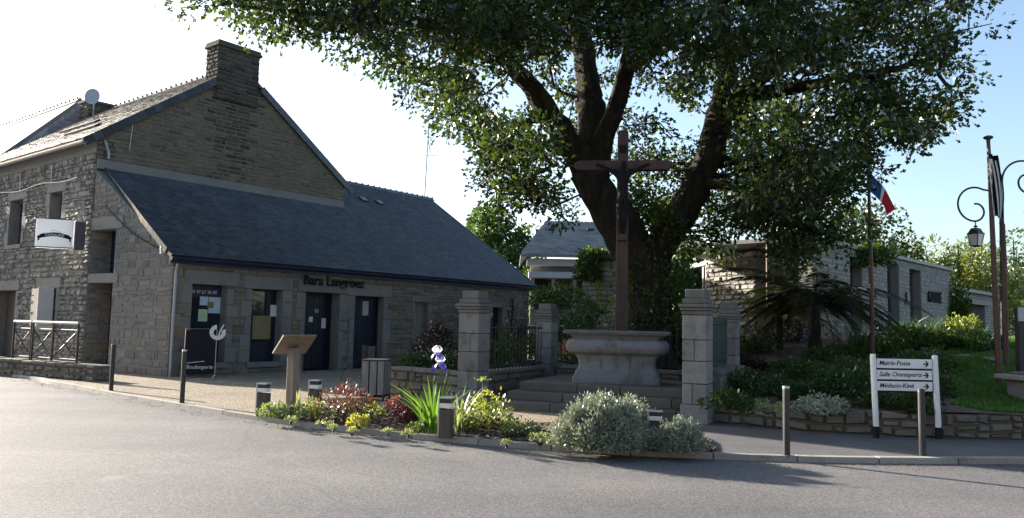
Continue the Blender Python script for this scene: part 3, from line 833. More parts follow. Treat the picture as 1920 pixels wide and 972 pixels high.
for k, (a, b_, c, d) in enumerate(L_OPEN):
    r_ = [a - .25, b_ + .25, d, d + .32]; lblock('lintel', *r_); L_TRIM.append(r_)
    y = c; q = 0
    while y < d - .1:
        h = min(.45, d - y)
        for sd in (0, 1):
            w_ = .32 if (q + sd) % 2 else .18
            r_ = [a - w_, a, y, y + h] if sd == 0 else [b_, b_ + w_, y, y + h]
            lblock('jamb_stone', r_[0], r_[1], r_[2] + .006, r_[3] - .006, .04); L_TRIM.append(r_)
        y += h; q += 1
    if k != 2: r_ = [a - .1, b_ + .1, c - .14, c]; lblock('sill', *r_, out=.08); L_TRIM.append(r_)
band = [SG, HS1, HE - .42, HE]; lblock('eaves_band', *band, out=.02, mat='render'); L_TRIM.append(band)
pc = stone_pieces(BP(T0, 0), SD, UP, -TD, free_rects(SG, HS1, .05, HE - .42, L_OPEN + L_TRIM), (.08, .2), (.1, .34), jit=.045, out=.06, gap=.012, vj=.6)
lay_stones(pc, lw_, M['facade_stone'], 140)
# the return of the street wall beside the recessed door
m = MB(); m.obox(BP(T0 + .005, SG - .012, 0), TD * 1.1, UP * zl2, SD * .01); rt = m.build('return_wall', M['mortar'], house)
lay_stones(stone_pieces(BP(T0, SG - .01), TD, UP, -SD, [(0.02, 1.1, .05, zl2)], (.14, .26), (.2, .5), out=.02), rt, M['front_stone'], 12)
# windows and doors of the facade
def sbox(parent, name, a, b_, c, d, t0, th, mat):
    m = MB(); m.obox(BP(t0, a, c), SD * (b_ - a), UP * (d - c), TD * th); return m.build(name, M[mat], parent)
for k in (0, 1):
    a, b_, c, d = L_OPEN[k]; w_ = sbox(house, 'window', a, b_, c, d, T0 + .26, .05, 'wood_grey'); sbox(w_, 'pane', a + .06, b_ - .06, c + .06, d - .06, T0 + .25, .008, 'glass')
a, b_, c, d = L_OPEN[2]; w_ = sbox(house, 'door', a, b_, c, d, T0 + .4, .05, 'wood_brown')
a, b_, c, d = L_OPEN[3]; w_ = sbox(house, 'window', a, b_, c, d, T0 + .2, .05, 'glass')
m = MB(); m.obox(BP(T0 - .06, b_ - .05, c), TD * .04 - SD * .0, SD * .55, UP * (d - c)); m.build('shutter', M['grey_paint'], w_)
m = MB(); m.obox(BP(T0 - .08, a + .05, c), -TD * .42, SD * .04, UP * (d - c)); m.build('shutter', M['grey_paint'], w_)
m = MB(); m.tube([BP(T0 - .07, SG + 1 + k * .6, HE - 1.05 - .05 * math.sin(k * 1.1)) for k in range(15)], .018, 5)
for k in (3, 7, 10): m.tube([BP(T0 - .07, SG + 1 + k * .6, HE - 1.1), BP(T0 - .07, SG + 1.05 + k * .6, HE - .5)], .015, 5)
m.build('cable', M['paper_white'], house)
m = MB(); m.tube([BP(T0 + .18, SG - .08, HE - .05), BP(T0 + .3, SG - .09, HE - .4), BP(T0 + .3, SG - .09, zb + .3)], .04, 7); m.build('downpipe', M['zinc'], house)
m = MB(); q = hitF(245, 250, SG); m.tube([BP(q[0] + .02 * math.sin(k), SG - .05, HE + .9 - k * .22) for k in range(6)], .009, 4); m.build('cable', M['paper_white'], house)
# rear and right walls
m = MB(); m.obox(BP(T1 - .5, SG + .5, 0), TD * .5, SD * (HLEN - .5), UP * HE); m.build('side_wall', M['warm_mortar'], house)
m = MB(); m.prism([BP(T0, HS1, 0), BP(T1, HS1, 0), BP(T1, HS1, HE), BP(TM, HS1, HA), BP(T0, HS1, HE)], -SD * .4); m.build('rear_gable', M['warm_mortar'], house)
# roof
rka = math.atan(RK); OVE = .28
lu = np.array(-TD * math.cos(rka) - UP * math.sin(rka)); ln = -TD * math.sin(rka) + UP * math.cos(rka)
rl = (TM - T0 + OVE) / math.cos(rka)
apex = BP(TM, SG - .05, HA + .06)
m = MB(); m.prism([apex, apex + lu * rl, apex + lu * rl + SD * (HLEN + .25), apex + SD * (HLEN + .25)], ln * .1); hr = m.build('roof', M['lichen_slate'], house)
V_, F_, T_ = slates(apex + ln * .1, SD, lu, ln, HLEN + .25, rl, .24, .15, jit=.012); stuff(arrays('slates', V_, F_, M['lichen_slate'], hr, T_))
ru = TD * math.cos(rka) - UP * math.sin(rka); rnn = TD * math.sin(rka) + UP * math.cos(rka)
m = MB(); m.prism([apex, apex + ru * (rl - OVE + .12), apex + ru * (rl - OVE + .12) + SD * (HLEN + .25), apex + SD * (HLEN + .25)], rnn * .1); m.build('right_slope', M['slate'], hr)
for sd, uu, nn, lim in ((0, lu, ln, rl), (1, ru, rnn, rl - OVE + .12)):
    k = 0.0
    while k < lim:
        if not ((ct0 - .02) < TM + (1 if sd else -1) * k * math.cos(rka) < (ct1 + .02)):
            m = MB(); m.tint = rnd.random(); m.obox(apex - SD * .05 + uu * k - nn * .1, uu * .29, SD * .06, nn * .23); m.build('verge_slate', M['slate'], hr)
        k += .3
for k in range(int(HLEN / .36)):
    s_ = SG + .75 + k * .36
    c = MB(); c.tint = rnd.random(); c.prism([BP(TM - .17, s_, HA + .03), BP(TM, s_, HA + .24), BP(TM + .17, s_, HA + .03)], SD * .35)
    c.lathe(BP(TM, s_ + .3, HA + .2), [(.035, 0), (.03, .05), (.05, .08), (.015, .11)], 8); c.build('ridge_tile', M['slate'], hr)
m = MB()
q = apex + lu * rl
m.prism([q + ln * 0 - UP * .02 + (-TD) * (.09 * (1 - math.cos(a_))) * 1.0 - UP * .09 * math.sin(a_) + SD * -.05 for a_ in np.linspace(0, math.pi, 9)], SD * (HLEN + .3)); m.build('gutter', M['zinc'], house)
for (y0, s0, dy, ds) in ((1.6, 2.0, .25, 2.2), (2.7, 4.2, .2, 2.8)):
    m = MB(); q = apex + lu * (rl - y0) + SD * s0 + ln * .13; m.prism([q, q + lu * dy, q + lu * dy + SD * ds, q + SD * ds], ln * .06); m.build('skylight', M['dark_grey_metal'], hr)
# rear chimney with a satellite dish
rc = [hitF(164, 215, HS1 - .6)[0], hitF(234, 215, HS1 - .6)[0]]; rz1 = hitF(200, 194, HS1 - .6)[1]
m = MB(); m.obox(BP(rc[0], HS1 - .6, HA - 2.2), TD * (rc[1] - rc[0]), SD * .7, UP * (rz1 - HA + 2.2)); c2 = m.build('chimney', M['dark_mortar'], house)
pc = stone_pieces(BP(rc[0], HS1 - .6), TD, UP, -SD, [(0, rc[1] - rc[0], HA - 2.2, rz1 - .1)], (.14, .22), (.2, .5), out=.02) + stone_pieces(BP(rc[0], HS1 - .6), SD, UP, -TD, [(0, .7, HA - 2.2, rz1 - .1)], (.14, .22), (.2, .4), out=.03)
lay_stones(pc, c2, M['chimney_stone'], 0)
m = MB(); m.obox(BP(rc[0] - .07, HS1 - .68, rz1 - .1), TD * (rc[1] - rc[0] + .14), SD * .86, UP * .1); m.build('chimney_cap', M['chimney_stone'], c2)
q = hit(173, 181, BP(0, HS1 - 1.0), SD)
dish = thing('satellite_dish', 'round grey satellite dish fixed beside the rear chimney', 'satellite dish', q - UP * .5)
dn_ = np.array((.25, -.95, .2)); dn_ /= np.linalg.norm(dn_); da = np.cross(dn_, UP); da /= np.linalg.norm(da); db = np.cross(da, dn_)
m = MB(); P = [q - dn_ * .1]; fs = []
for r_, o_ in ((.15, -.065), (.27, -.03), (.35, .0)):
    P += [q + dn_ * o_ + r_ * (math.cos(k * math.pi / 10) * da * .8 + math.sin(k * math.pi / 10) * db) for k in range(20)]
fs += [(0, 1 + (k + 1) % 20, 1 + k) for k in range(20)]
for r_ in range(2): fs += [(1 + r_ * 20 + k, 1 + r_ * 20 + (k + 1) % 20, 21 + r_ * 20 + (k + 1) % 20, 21 + r_ * 20 + k) for k in range(20)]
m.add(P, fs); m.build('reflector', M['satin_dish'], dish, smooth=True)
m = MB(); m.tube([q - dn_ * .1, q - dn_ * .3 - UP * .1, q - dn_ * .35 - UP * 1.0], .03, 6); m.build('mount', M['zinc'], dish)

# ---------------------------------------------------------------- slate-hung neighbour behind
sN = HS1 + .6
A_ = hitF(150, 196, sN); B_ = hitF(0, 300, sN)
kN = (A_[1] - B_[1]) / (A_[0] - B_[0]); tA, zA = A_; wN = 4.6
neigh = thing('neighbour_house', 'further house with slate hung gable and crested ridge', 'house', BP(tA, sN))
m = MB(); m.prism([BP(tA - wN, sN, 0), BP(tA + wN, sN, 0), BP(tA + wN, sN, zA - kN * wN), BP(tA, sN, zA), BP(tA - wN, sN, zA - kN * wN)], SD * 9)
nw = m.build('wall', M['render'], neigh)
V_, F_, T_ = slates(BP(tA - wN, sN - .02, zA), TD, -UP, -SD, 2 * wN, kN * wN + 1.5, .3, .2, clip=lambda y: (max(0, wN - y / kN), min(2 * wN, wN + y / kN)))
stuff(arrays('hung_slates', V_, F_, M['hung_slate'], nw, T_))
ka = math.atan(kN)
for sg in (-1, 1):
    uu = TD * sg * math.cos(ka) - UP * math.sin(ka); nn = TD * sg * math.sin(ka) + UP * math.cos(ka); q = BP(tA, sN - .06, zA + .03)
    m = MB(); m.prism([q, q + uu * (wN + .3) / math.cos(ka), q + uu * (wN + .3) / math.cos(ka) + SD * 9.4, q + SD * 9.4], nn * .13); m.build('roof_slope', M['lichen_slate'] if sg < 0 else M['slate'], neigh)
for k in range(24):
    c = MB(); c.prism([BP(tA - .16, sN + k * .38, zA + .1), BP(tA, sN + k * .38, zA + .3), BP(tA + .16, sN + k * .38, zA + .1)], SD * .36); c.lathe(BP(tA, sN + .3 + k * .38, zA + .26), [(.03, 0), (.03, .05), (.05, .08), (.015, .11)], 6); c.build('ridge_tile', M['slate'], neigh)

# ---------------------------------------------------------------- hanging box sign
q = hit(163, 440, BP(T0 - .1, 0), TD); zc = q[2]
sd_ = np.array((-.93, -.37, 0)); sd_ /= np.linalg.norm(sd_); sn_ = np.cross(sd_, UP); sn_ = sn_ if sn_[1] < 0 else -sn_
d_ = 22.0
zt, zbm = at(120, 411, q[1] - .3)[2], at(120, 466, q[1] - .3)[2]
hs = thing('hanging_sign', 'square cream box sign with ribbon emblem projecting from facade', 'sign', (q[0], q[1], zbm))
pT = np.array((q[0], q[1], 0)); H_ = zt - zbm
m = MB(); m.obox(pT + UP * (zbm - .02) + sd_ * .05, sd_ * .26, UP * (H_ - .02), -sn_ * .10); m.build('bracket_plate', M['dark_grey_metal'], hs)
W_ = .93
m = MB(); m.obox(pT + UP * zbm + sd_ * .31 + sn_ * .1, sd_ * W_, UP * H_, -sn_ * .26); bx_ = m.build('box', M['acrylic'], hs)
m = MB()
for (a, b_, c, d) in ((.31, .31 + W_, 0, .03), (.31, .31 + W_, H_ - .03, H_)): m.obox(pT + UP * (zbm + c) + sd_ * a + sn_ * .101, sd_ * (b_ - a), UP * (d - c), sn_ * .012)
m.build('frame', M['dark_grey_metal'], hs)
m = MB(); m.obox(pT + UP * (zbm + .035) + sd_ * .33 + sn_ * .101, sd_ * (W_ - .03), UP * (H_ - .07), sn_ * .006); fc = m.build('face', M['acrylic'], hs)
m = MB(); cx0 = .31 + W_ / 2
def fpt(x, y, o_=.112): return pT + sd_ * (cx0 - x) + UP * (zbm + H_ * .5 + y) + sn_ * o_
pts = []
for k in range(13):
    x = -.36 + .06 * k; y = -.17 + .08 * math.cos(x * 4.0); pts.append((x, y))
for (x0, y0), (x1, y1) in zip(pts, pts[1:]):
    m.add([fpt(x0, y0), fpt(x1, y1), fpt(x1, y1 + .11), fpt(x0, y0 + .11)], [(0, 1, 2, 3)])
for sx in (-1, 1): m.add([fpt(sx * .36, -.20), fpt(sx * .42, -.24), fpt(sx * .40, -.17), fpt(sx * .43, -.11), fpt(sx * .36, -.07)], [(0, 1, 2, 3, 4)])
m.build('ribbon', M['ink'], fc)
text('lettering', 'COPALINE', .10, fpt(0, -.085, .116), -sd_, UP, M['cream_paint'], fc, .002, 0, 'CENTER')
m = MB(); m.tube([fpt(-.1 + .05 * k, .05 + .03 * math.sin(k * .9), .113) for k in range(6)], .006, 4); m.tube([fpt(-.3 + .03 * k, -.03 + .03 * math.sin(k * 1.6), .113) for k in range(6)], .005, 4); m.build('emblem', M['zinc'], fc)

# ---------------------------------------------------------------- low wall and barriers by the street
w0_ = gp(178, 716, PZ); w1_ = gp(-40, 697, PZ); wu = w1_ - w0_; wu[2] = 0; wl = np.linalg.norm(wu); wu /= wl; wnn = np.cross(wu, UP); wnn = wnn if wnn[1] < 0 else -wnn
lwall = thing('low_wall', 'low rough rubble wall below the railing panels by the house', 'wall', w0_)
m = MB(); m.obox(np.array((w0_[0], w0_[1], 0)), wu * wl, UP * .36, -wnn * .4); lwb = m.build('core', M['dark_mortar'], lwall)
pc = stone_pieces(np.array((w0_[0], w0_[1], 0)), wu, UP, wnn, [(0, wl, .06, .36)], (.12, .19), (.14, .4), jit=.05, out=.06, gap=.014)
pc += stone_pieces(np.array((w0_[0], w0_[1], 0)), -wnn, UP, -wu, [(0, .4, .06, .36)], (.12, .19), (.16, .3), jit=.03, out=.04)
lay_stones(pc, lwall, M['dark_rubble'], 90)
tp = []
x = 0
while x < wl:
    w_ = rnd.uniform(.3, .6); c = MB(); c.tint = rnd.random(); c.obox(np.array((w0_[0], w0_[1], .36)) + wu * (x + .01) + wnn * .05, wu * (min(w_, wl - x) - .02), -wnn * .48, UP * rnd.uniform(.06, .09)); c.build('coping_stone', M['rubble'], lwall, bevel=.02); x += w_
for k, (xa, xb, yt) in enumerate(((98, 145, 607), (60, 97, 610), (24, 57, 613))):
    ln_ = np.array((w0_[0], w0_[1], 0)) - wnn * .22
    def on(px):
        q = hit(px, 650, ln_, wnn); return q[:2]
    a2, b2 = on(xa), on(xb); A3 = np.array((*a2, .43)); B3 = np.array((*b2, .43)); hh = .92
    rl_ = thing('railing_panel', ['black cross-braced railing panel nearest the recessed door', 'black cross-braced railing panel between its two neighbours', 'black cross-braced railing panel nearest the street doorway'][k], 'railing', A3, 'railing panels on the low wall')
    for p in (A3, B3): m = MB(); m.tube([p - UP * .05, p + UP * hh], .025, 6); m.build('post', M['black_metal'], rl_)
    m = MB(); m.tube([A3 + UP * (hh + .03), B3 + UP * (hh + .03)], .035, 8); m.build('top_rail', M['steel'], rl_)
    for z_ in (.08, hh - .14): m = MB(); m.tube([A3 + UP * z_, B3 + UP * z_], .014, 6); m.build('rail', M['dark_grey_metal'], rl_)
    for (p, r_) in ((A3, B3), (B3, A3)): m = MB(); m.tube([p + UP * .08, r_ + UP * (hh - .14)], .014, 6); m.build('brace', M['black_metal'], rl_)

# grit and dead leaves gathered along the kerb
k_ = 3500; ii = NR.uniform(near_kerb(60), near_kerb(1900), k_); dist = np.abs(NR.normal(0, .22, k_)) + .02
pk = np.stack([np.interp(ii, np.arange(n_), KS[:, c]) for c in range(3)], 1); nk = np.stack([np.interp(ii, np.arange(n_), KN[:, c]) for c in range(3)], 1)
tag(chips('kerb_grit', pk - nk * dist[:, None] + (0, 0, .006), M['mulch'], (.008, .03)), 'dark grit and leaf litter gathered on the road beside the kerb', 'litter')
# ---------------------------------------------------------------- calvary enclosure: pillars, walls, fence, steps, altar, cross
LPx = at(888, 700, 14.7); RPx = at(1308, 700, 12.65); BLx = at(1026, 640, 17.8); BRx = at(1367, 640, 15.5)
def flat(p, z=0.0): return np.array((p[0], p[1], z))
LPp, RPp, BLp, BRp = (flat(p) for p in (LPx, RPx, BLx, BRx))
eV = RPp - LPp; ENC_W = np.linalg.norm(eV); eV /= ENC_W; nV = np.array((-eV[1], eV[0], 0))
ENC_A = math.atan2(eV[1], eV[0])

def pillar(base, w, h, label, group, z0=PZ, rz=ENC_A, cap=True):
    p = thing('stone_pillar', label, 'pillar', (base[0], base[1], z0), group)
    z = z0; k = 0
    courses = [(.30, w * 1.12), (.33, w), (.36, w), (.34, w), (h - .30 - .33 - .36 - .34 - .42, w)]
    for hh, ww in courses:
        split = k % 2 == 1
        c_, s_ = math.cos(rz), math.sin(rz)
        if split:
            f = rnd.uniform(.38, .62)
            for sx, wd_ in ((-1, ww * f), (1, ww * (1 - f))):
                m = MB(); m.tint = rnd.random(); off = (-ww / 2 + wd_ / 2) if sx < 0 else (ww / 2 - wd_ / 2)
                m.box((base[0] + off * c_, base[1] + off * s_, z + hh / 2), (wd_ - .006, ww, hh - .008), rz); m.build('block', M['granite'], p, bevel=.012)
        else:
            m = MB(); m.tint = rnd.random(); m.box((base[0], base[1], z + hh / 2), (ww, ww, hh - .008), rz); m.build('block', M['granite'], p, bevel=.014)
        z += hh; k += 1
    for hh, ww in ((.07, w * 1.05), (.05, w * 1.15), (.06, w * 1.25), (.09, w * 1.0), (.15, w * .82)):
        m = MB(); m.tint = .1 + .4 * rnd.random(); m.box((base[0], base[1], z + hh / 2), (ww, ww, hh - .004), rz); m.build('cap_stone', M['old_granite'], p, bevel=.014); z += hh
    return p
pillar(LPp, .44, 2.13, 'granite gate pillar between the low rubble wall and the steps', 'pillars of the calvary enclosure')
pillar(RPp, .40, 2.15, 'granite gate pillar beside the retaining wall and silver bush', 'pillars of the calvary enclosure')
pillar(BLp, .38, 2.0, 'rear granite pillar where iron fence meets the shop side', 'pillars of the calvary enclosure')
pillar(BRp, .35, 2.05, 'rear granite pillar behind the dark green gate', 'pillars of the calvary enclosure')
# dowel slots in the front pillars
# low walls with iron fence
def rubble_wall(a, b_, h, th, label, name='low_wall', z0=0.0, mat='rubble', keep=60, face=None, course=(.12, .2), width=(.18, .5), cop=True, out=.035):
    a = flat(a); b_ = flat(b_); u = b_ - a; ln_ = np.linalg.norm(u); u /= ln_; n = np.cross(u, UP)
    if face is not None:
        if n @ np.asarray(face, float) < 0: n = -n
    elif n[1] > 0: n = -n
    w_ = thing(name, label, 'wall', (a[0], a[1], z0))
    m = MB(); m.obox(a + UP * z0 - n * .01, u * ln_, UP * h, -n * th); m.build('core', M['dark_mortar'], w_)
    pc = stone_pieces(a + UP * z0, u, UP, n, [(0, ln_, .0, h)], course, width, jit=.035, out=out, gap=.010)
    pc += stone_pieces(a + UP * z0 - n * th, u, UP, -n, [(0, ln_, .0, h)], course, width, jit=.035, out=out, gap=.010)
    lay_stones(pc, w_, M[mat], keep)
    if cop:
        x = 0
        while x < ln_ - .05:
            l_ = min(rnd.uniform(.5, .9), ln_ - x); m = MB(); m.tint = rnd.random()
            m.obox(a + u * (x + .006) + n * .04 + UP * (z0 + h), u * (l_ - .012), -n * (th + .08), UP * .07); m.build('coping_stone', M['old_granite'], w_, bevel=.012); x += l_
    return w_
def fence(a, b_, z0, h, label, n_bars):
    a = flat(a, z0); b_ = flat(b_, z0); f = thing('iron_fence', label, 'fence', a)
    for z_ in (.08, h - .1): m = MB(); m.tube([a + UP * z_, b_ + UP * z_], .016, 5); m.build('rail', M['black_metal'], f)
    for k in range(n_bars):
        q = a + (b_ - a) * (k + .5) / n_bars; m = MB(); m.tube([q, q + UP * (h - .05), q + UP * h], [.011, .011, .002], 5); m.build('bar', M['black_metal'], f)
    return f
lpw = at(732, 690, 16.2); lw_a = flat(lpw); lw_b = LPp - eV * .3
rubble_wall(lw_a, lw_b, .52, .3, 'low rubble wall holding the dark planting beside the litter bin', z0=PZ, keep=50)
u_ = (BLp - LPp); u_ /= np.linalg.norm(u_)
rubble_wall(LPp + u_ * .3, BLp - u_ * .25, .52, .3, 'low mossy wall carrying the fence beside the steps', z0=PZ, keep=40, face=(1, -.2, 0))
fence(LPp + u_ * .32, BLp - u_ * .27, PZ + .59, .95, 'black iron fence between the left gate pillar and rear pillar', 18)
u2 = (BRp - BLp); u2 /= np.linalg.norm(u2)
rubble_wall(BLp + u2 * .3, BRp - u2 * .25, .55, .3, 'low rear wall behind the stone altar', z0=PZ, keep=30)
fence(BLp + u2 * .3, BRp - u2 * .25, PZ + .62, .82, 'black iron fence running behind the cross under the oak', 24)
u3 = (BRp - RPp); u3n = np.linalg.norm(u3); u3 /= u3n
rubble_wall(RPp + u3 * .27, BRp - u3 * .25, .75, .3, 'low wall under the dark green gate beside gate pillar', z0=PZ, keep=20, face=(-1, 0, 0))
g = thing('metal_gate', 'dark green upright bar gate between two granite pillars', 'gate', flat(RPp + u3 * .3, PZ + .82))
ga, gb = RPp + u3 * .28, BRp - u3 * .25
for k in range(12):
    q = ga + (gb - ga) * (k + .5) / 12; m = MB(); m.box((q[0], q[1], PZ + .82 + .45), (.14, .02, .9), math.atan2(u3[1], u3[0])); m.build('bar', M['green_iron'] if 'green_iron' in M else M['blue_paint'], g)
for z_ in (.92, 1.6): m = MB(); m.tube([flat(ga, PZ + z_), flat(gb, PZ + z_)], .018, 5); m.build('rail', M['black_metal'], g)
# steps: three granite treads between the pillars
stp = structure(thing('steps', None, None, LPp))
AC = flat(at(1158, 700, 14.9))                                     # altar centre
sA = ENC_A * .75; eS = np.array((math.cos(sA), math.sin(sA), 0)); nS = np.array((-eS[1], eS[0], 0))
sc_ = AC - nS * .2 - eS * .05
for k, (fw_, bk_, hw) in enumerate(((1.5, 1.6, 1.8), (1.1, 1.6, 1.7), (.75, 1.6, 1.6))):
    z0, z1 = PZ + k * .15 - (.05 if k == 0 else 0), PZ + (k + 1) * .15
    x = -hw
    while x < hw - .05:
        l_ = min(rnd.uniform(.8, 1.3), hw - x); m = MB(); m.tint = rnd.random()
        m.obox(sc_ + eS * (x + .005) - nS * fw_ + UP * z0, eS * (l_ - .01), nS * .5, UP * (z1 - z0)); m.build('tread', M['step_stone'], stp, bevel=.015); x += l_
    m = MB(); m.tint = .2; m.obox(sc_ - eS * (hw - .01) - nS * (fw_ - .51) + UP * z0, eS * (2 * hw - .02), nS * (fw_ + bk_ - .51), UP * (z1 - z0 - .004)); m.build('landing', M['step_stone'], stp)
AZ = PZ + .45
# altar: moulded granite body with a bulging upper course
al = thing('stone_altar', 'moulded granite altar with bulging body and flat top', 'altar', (AC[0], AC[1], AZ))
rza = ENC_A * .45
def rrect(hx, hy, r, z, n=5):
    pts = []
    for (cx, cy, a0) in ((hx - r, hy - r, 0), (-hx + r, hy - r, 90), (-hx + r, -hy + r, 180), (hx - r, -hy + r, 270)):
        for k in range(n + 1):
            a = RAD(a0 + 90 * k / n); x, y = cx + r * math.cos(a), cy + r * math.sin(a)
            pts.append((AC[0] + x * math.cos(rza) - y * math.sin(rza), AC[1] + x * math.sin(rza) + y * math.cos(rza), z))
    return pts
def loft(prof, name, mat, tint):
    m = MB(); m.tint = tint; rows = [rrect(*p) for p in prof]; n = len(rows[0]); P = [q for r in rows for q in r]; fs = []
    for i in range(len(rows) - 1):
        for k in range(n): fs.append((i * n + k, i * n + (k + 1) % n, (i + 1) * n + (k + 1) % n, (i + 1) * n + k))
    fs += [tuple(range(n))[::-1], tuple((len(rows) - 1) * n + k for k in range(n))]
    m.add(P, fs); o = m.build(name, M[mat], al)
    for p in o.data.polygons: p.use_smooth = True
    try: o.data.set_sharp_from_angle(angle=RAD(35))
    except Exception: pass
    return o
z = AZ; W2 = .82; D2 = .42
loft([(W2 * 1.0, D2 * 1.0, .05, z), (W2 * 1.0, D2, .05, z + .1), (W2 * .97, D2 * .96, .05, z + .13), (W2 * .93, D2 * .92, .05, z + .22), (W2 * .90, D2 * .88, .05, z + .25)], 'plinth', 'granite', .2)
loft([(W2 * .89, D2 * .87, .06, z + .25), (W2 * .86, D2 * .85, .06, z + .33), (W2 * .88, D2 * .87, .06, z + .44), (W2 * .93, D2 * .92, .07, z + .50), (W2 * .96, D2 * .95, .08, z + .53)], 'body', 'granite', .6)
bl = [(W2 * .98, D2 * .97, .12, z + .53)]
for k in range(9):
    a = -math.pi / 2 + math.pi * k / 8; bl.append((W2 * (1.04 + .13 * math.cos(a)), D2 * (1.0 + .22 * math.cos(a)), .2, z + .68 + .14 * math.sin(a)))
loft(bl, 'bulge', 'granite', .45)
loft([(W2 * 1.0, D2 * 1.0, .1, z + .82), (W2 * 1.06, D2 * 1.06, .1, z + .88), (W2 * 1.12, D2 * 1.15, .06, z + .91)], 'neck_moulding', 'granite', .3)
loft([(W2 * 1.18, D2 * 1.22, .05, z + .91), (W2 * 1.21, D2 * 1.26, .05, z + .935), (W2 * 1.21, D2 * 1.26, .05, z + .965), (W2 * 1.17, D2 * 1.2, .05, z + .985)], 'top_slab', 'old_granite', .4)
for xk in (-.28, .25):
    m = MB(); q = AC + np.array((math.cos(rza), math.sin(rza), 0)) * xk + np.array((math.sin(rza), -math.cos(rza), 0)) * (D2 * .885)
    m.box((q[0], q[1], z + .37), (.012, .012, .2), rza); m.build('joint', M['dark_mortar'], al)
# wooden cross
ZT = z + .985
cr = thing('wooden_cross', 'tall reddish wooden cross standing on the stone altar', 'cross', (AC[0], AC[1], ZT))
cd = np.array((math.cos(rza * .6), math.sin(rza * .6), 0)); cn = np.array((cd[1], -cd[0], 0))
ztop_ = at(1166, 246, AC[1])[2]; zbm_ = at(1166, 312, AC[1])[2]; w_ = .115
cb = flat(at(1166, 500, AC[1]))
m = MB()
P = []
for zz, ww in ((ZT - .01, .125), (ztop_ - .05, .105), (ztop_, .085)):
    P += [cb + cd * (ww * sx) + cn * (ww * sy) + UP * zz for sx, sy in ((-1, -1), (1, -1), (1, 1), (-1, 1))]
m.add(P, [(0, 1, 2, 3), (8, 9, 10, 11)] + [(r * 4 + k, r * 4 + (k + 1) % 4, r * 4 + 4 + (k + 1) % 4, r * 4 + 4 + k) for r in (0, 1) for k in range(4)])
m.build('upright', M['cross_wood'], cr, bevel=.02)
m = MB(); hw = .93
P = []
for x_, ww in ((-hw, .04), (-hw + .07, .095), (hw - .07, .095), (hw, .04)):
    P += [cb + cd * x_ + cn * (.10 * sy + .02) * 1.0 + UP * (zbm_ + ww * sz) for sy, sz in ((-1, -1), (1, -1), (1, 1), (-1, 1))]
m.add(P, [(3, 2, 1, 0), (12, 13, 14, 15)] + [(r * 4 + k, r * 4 + (k + 1) % 4, r * 4 + 4 + (k + 1) % 4, r * 4 + 4 + k) for r in range(3) for k in range(4)])
m.build('crossbeam', M['cross_wood'], cr, bevel=.02)
# dark carved figure on the front of the cross (body hangs from the beam)
fz = zbm_; fo = cb + cn * .16
def skin_figure(joints, edges, name, mat, parent):
    """one continuous body grown over a joint skeleton"""
    me = bpy.data.meshes.new(name); me.from_pydata([tuple(p) for p, r in joints], edges, []); o = link(name, me, parent)
    o.modifiers.new('skin', 'SKIN'); 
    for v, (p, r) in zip(me.skin_vertices[0].data, joints): v.radius = (r, r)
    me.skin_vertices[0].data[0].use_root = True
    sb = o.modifiers.new('smooth', 'SUBSURF'); sb.levels = sb.render_levels = 1
    me.materials.append(M[mat]); return o
def fj(x, y, z, r): return (fo + cd * x + cn * y + UP * (fz + z), r)
J = [fj(0, .03, -.62, .085), fj(0, .03, -.46, .075), fj(0, .04, -.28, .105), fj(0, .05, -.14, .06), fj(.02, .08, -.02, .065), fj(.03, .09, .06, .05),
     fj(-.14, .03, -.18, .05), fj(-.32, .01, -.07, .036), fj(-.52, -.02, .02, .026), fj(.14, .03, -.18, .05), fj(.32, .01, -.07, .036), fj(.52, -.02, .02, .026),
     fj(-.06, .06, -.72, .068), fj(-.06, .13, -.98, .05), fj(-.03, .05, -1.28, .036), fj(-.02, .08, -1.36, .03), fj(.06, .06, -.72, .068), fj(.06, .13, -.98, .05), fj(.03, .05, -1.28, .036), fj(.02, .08, -1.36, .03)]
skin_figure(J, [(0, 1), (1, 2), (2, 3), (3, 4), (4, 5), (2, 6), (6, 7), (7, 8), (2, 9), (9, 10), (10, 11), (0, 12), (12, 13), (13, 14), (14, 15), (0, 16), (16, 17), (17, 18), (18, 19)], 'carved_figure', 'dark_figure', cr)
m = MB(); m.obox(fo - cd * .1 + UP * (fz - 1.48) - cn * .06, cd * .2, cn * .16, UP * .12); m.build('foot_rest', M['cross_wood'], cr, bevel=.01)
m = MB(); m.obox(cb - cd * .07 + cn * .11 + UP * (ztop_ - .46), cd * .14, cn * .02, UP * .16); m.build('title_plate', M['dark_figure'], cr)

# ---------------------------------------------------------------- retaining wall and raised garden
rwp = [flat(at(1337, 700, 12.75)), flat(gp(1480, 806, PZ)), flat(gp(1640, 816, PZ)), flat(gp(1790, 823, PZ)), flat(gp(1990, 826, PZ))]
rwp.append(rwp[-1] + np.array((5, .2, 0)))
rw = spline(rwp, .5)
RWH = .36
ret = thing('retaining_wall', 'low brown rubble wall holding back the raised garden', 'wall', rw[0])
pcs = []
cm = MB()
for a, b_ in zip(rw, rw[1:]):
    u = b_ - a; l_ = np.linalg.norm(u); u /= l_; n = np.cross(u, UP); n = n if n[1] < 0 else -n
    cm.obox(flat(a) - n * .02, u * l_, UP * (RWH + .05), -n * .3)
    pcs += stone_pieces(flat(a), u, UP, n, [(0, l_, .06, RWH + .06)], (.09, .17), (.14, .42), jit=.03, out=.05, gap=.010)
cm.build('core', M['dark_mortar'], ret); lay_stones(pcs, ret, M['rubble'], 150)

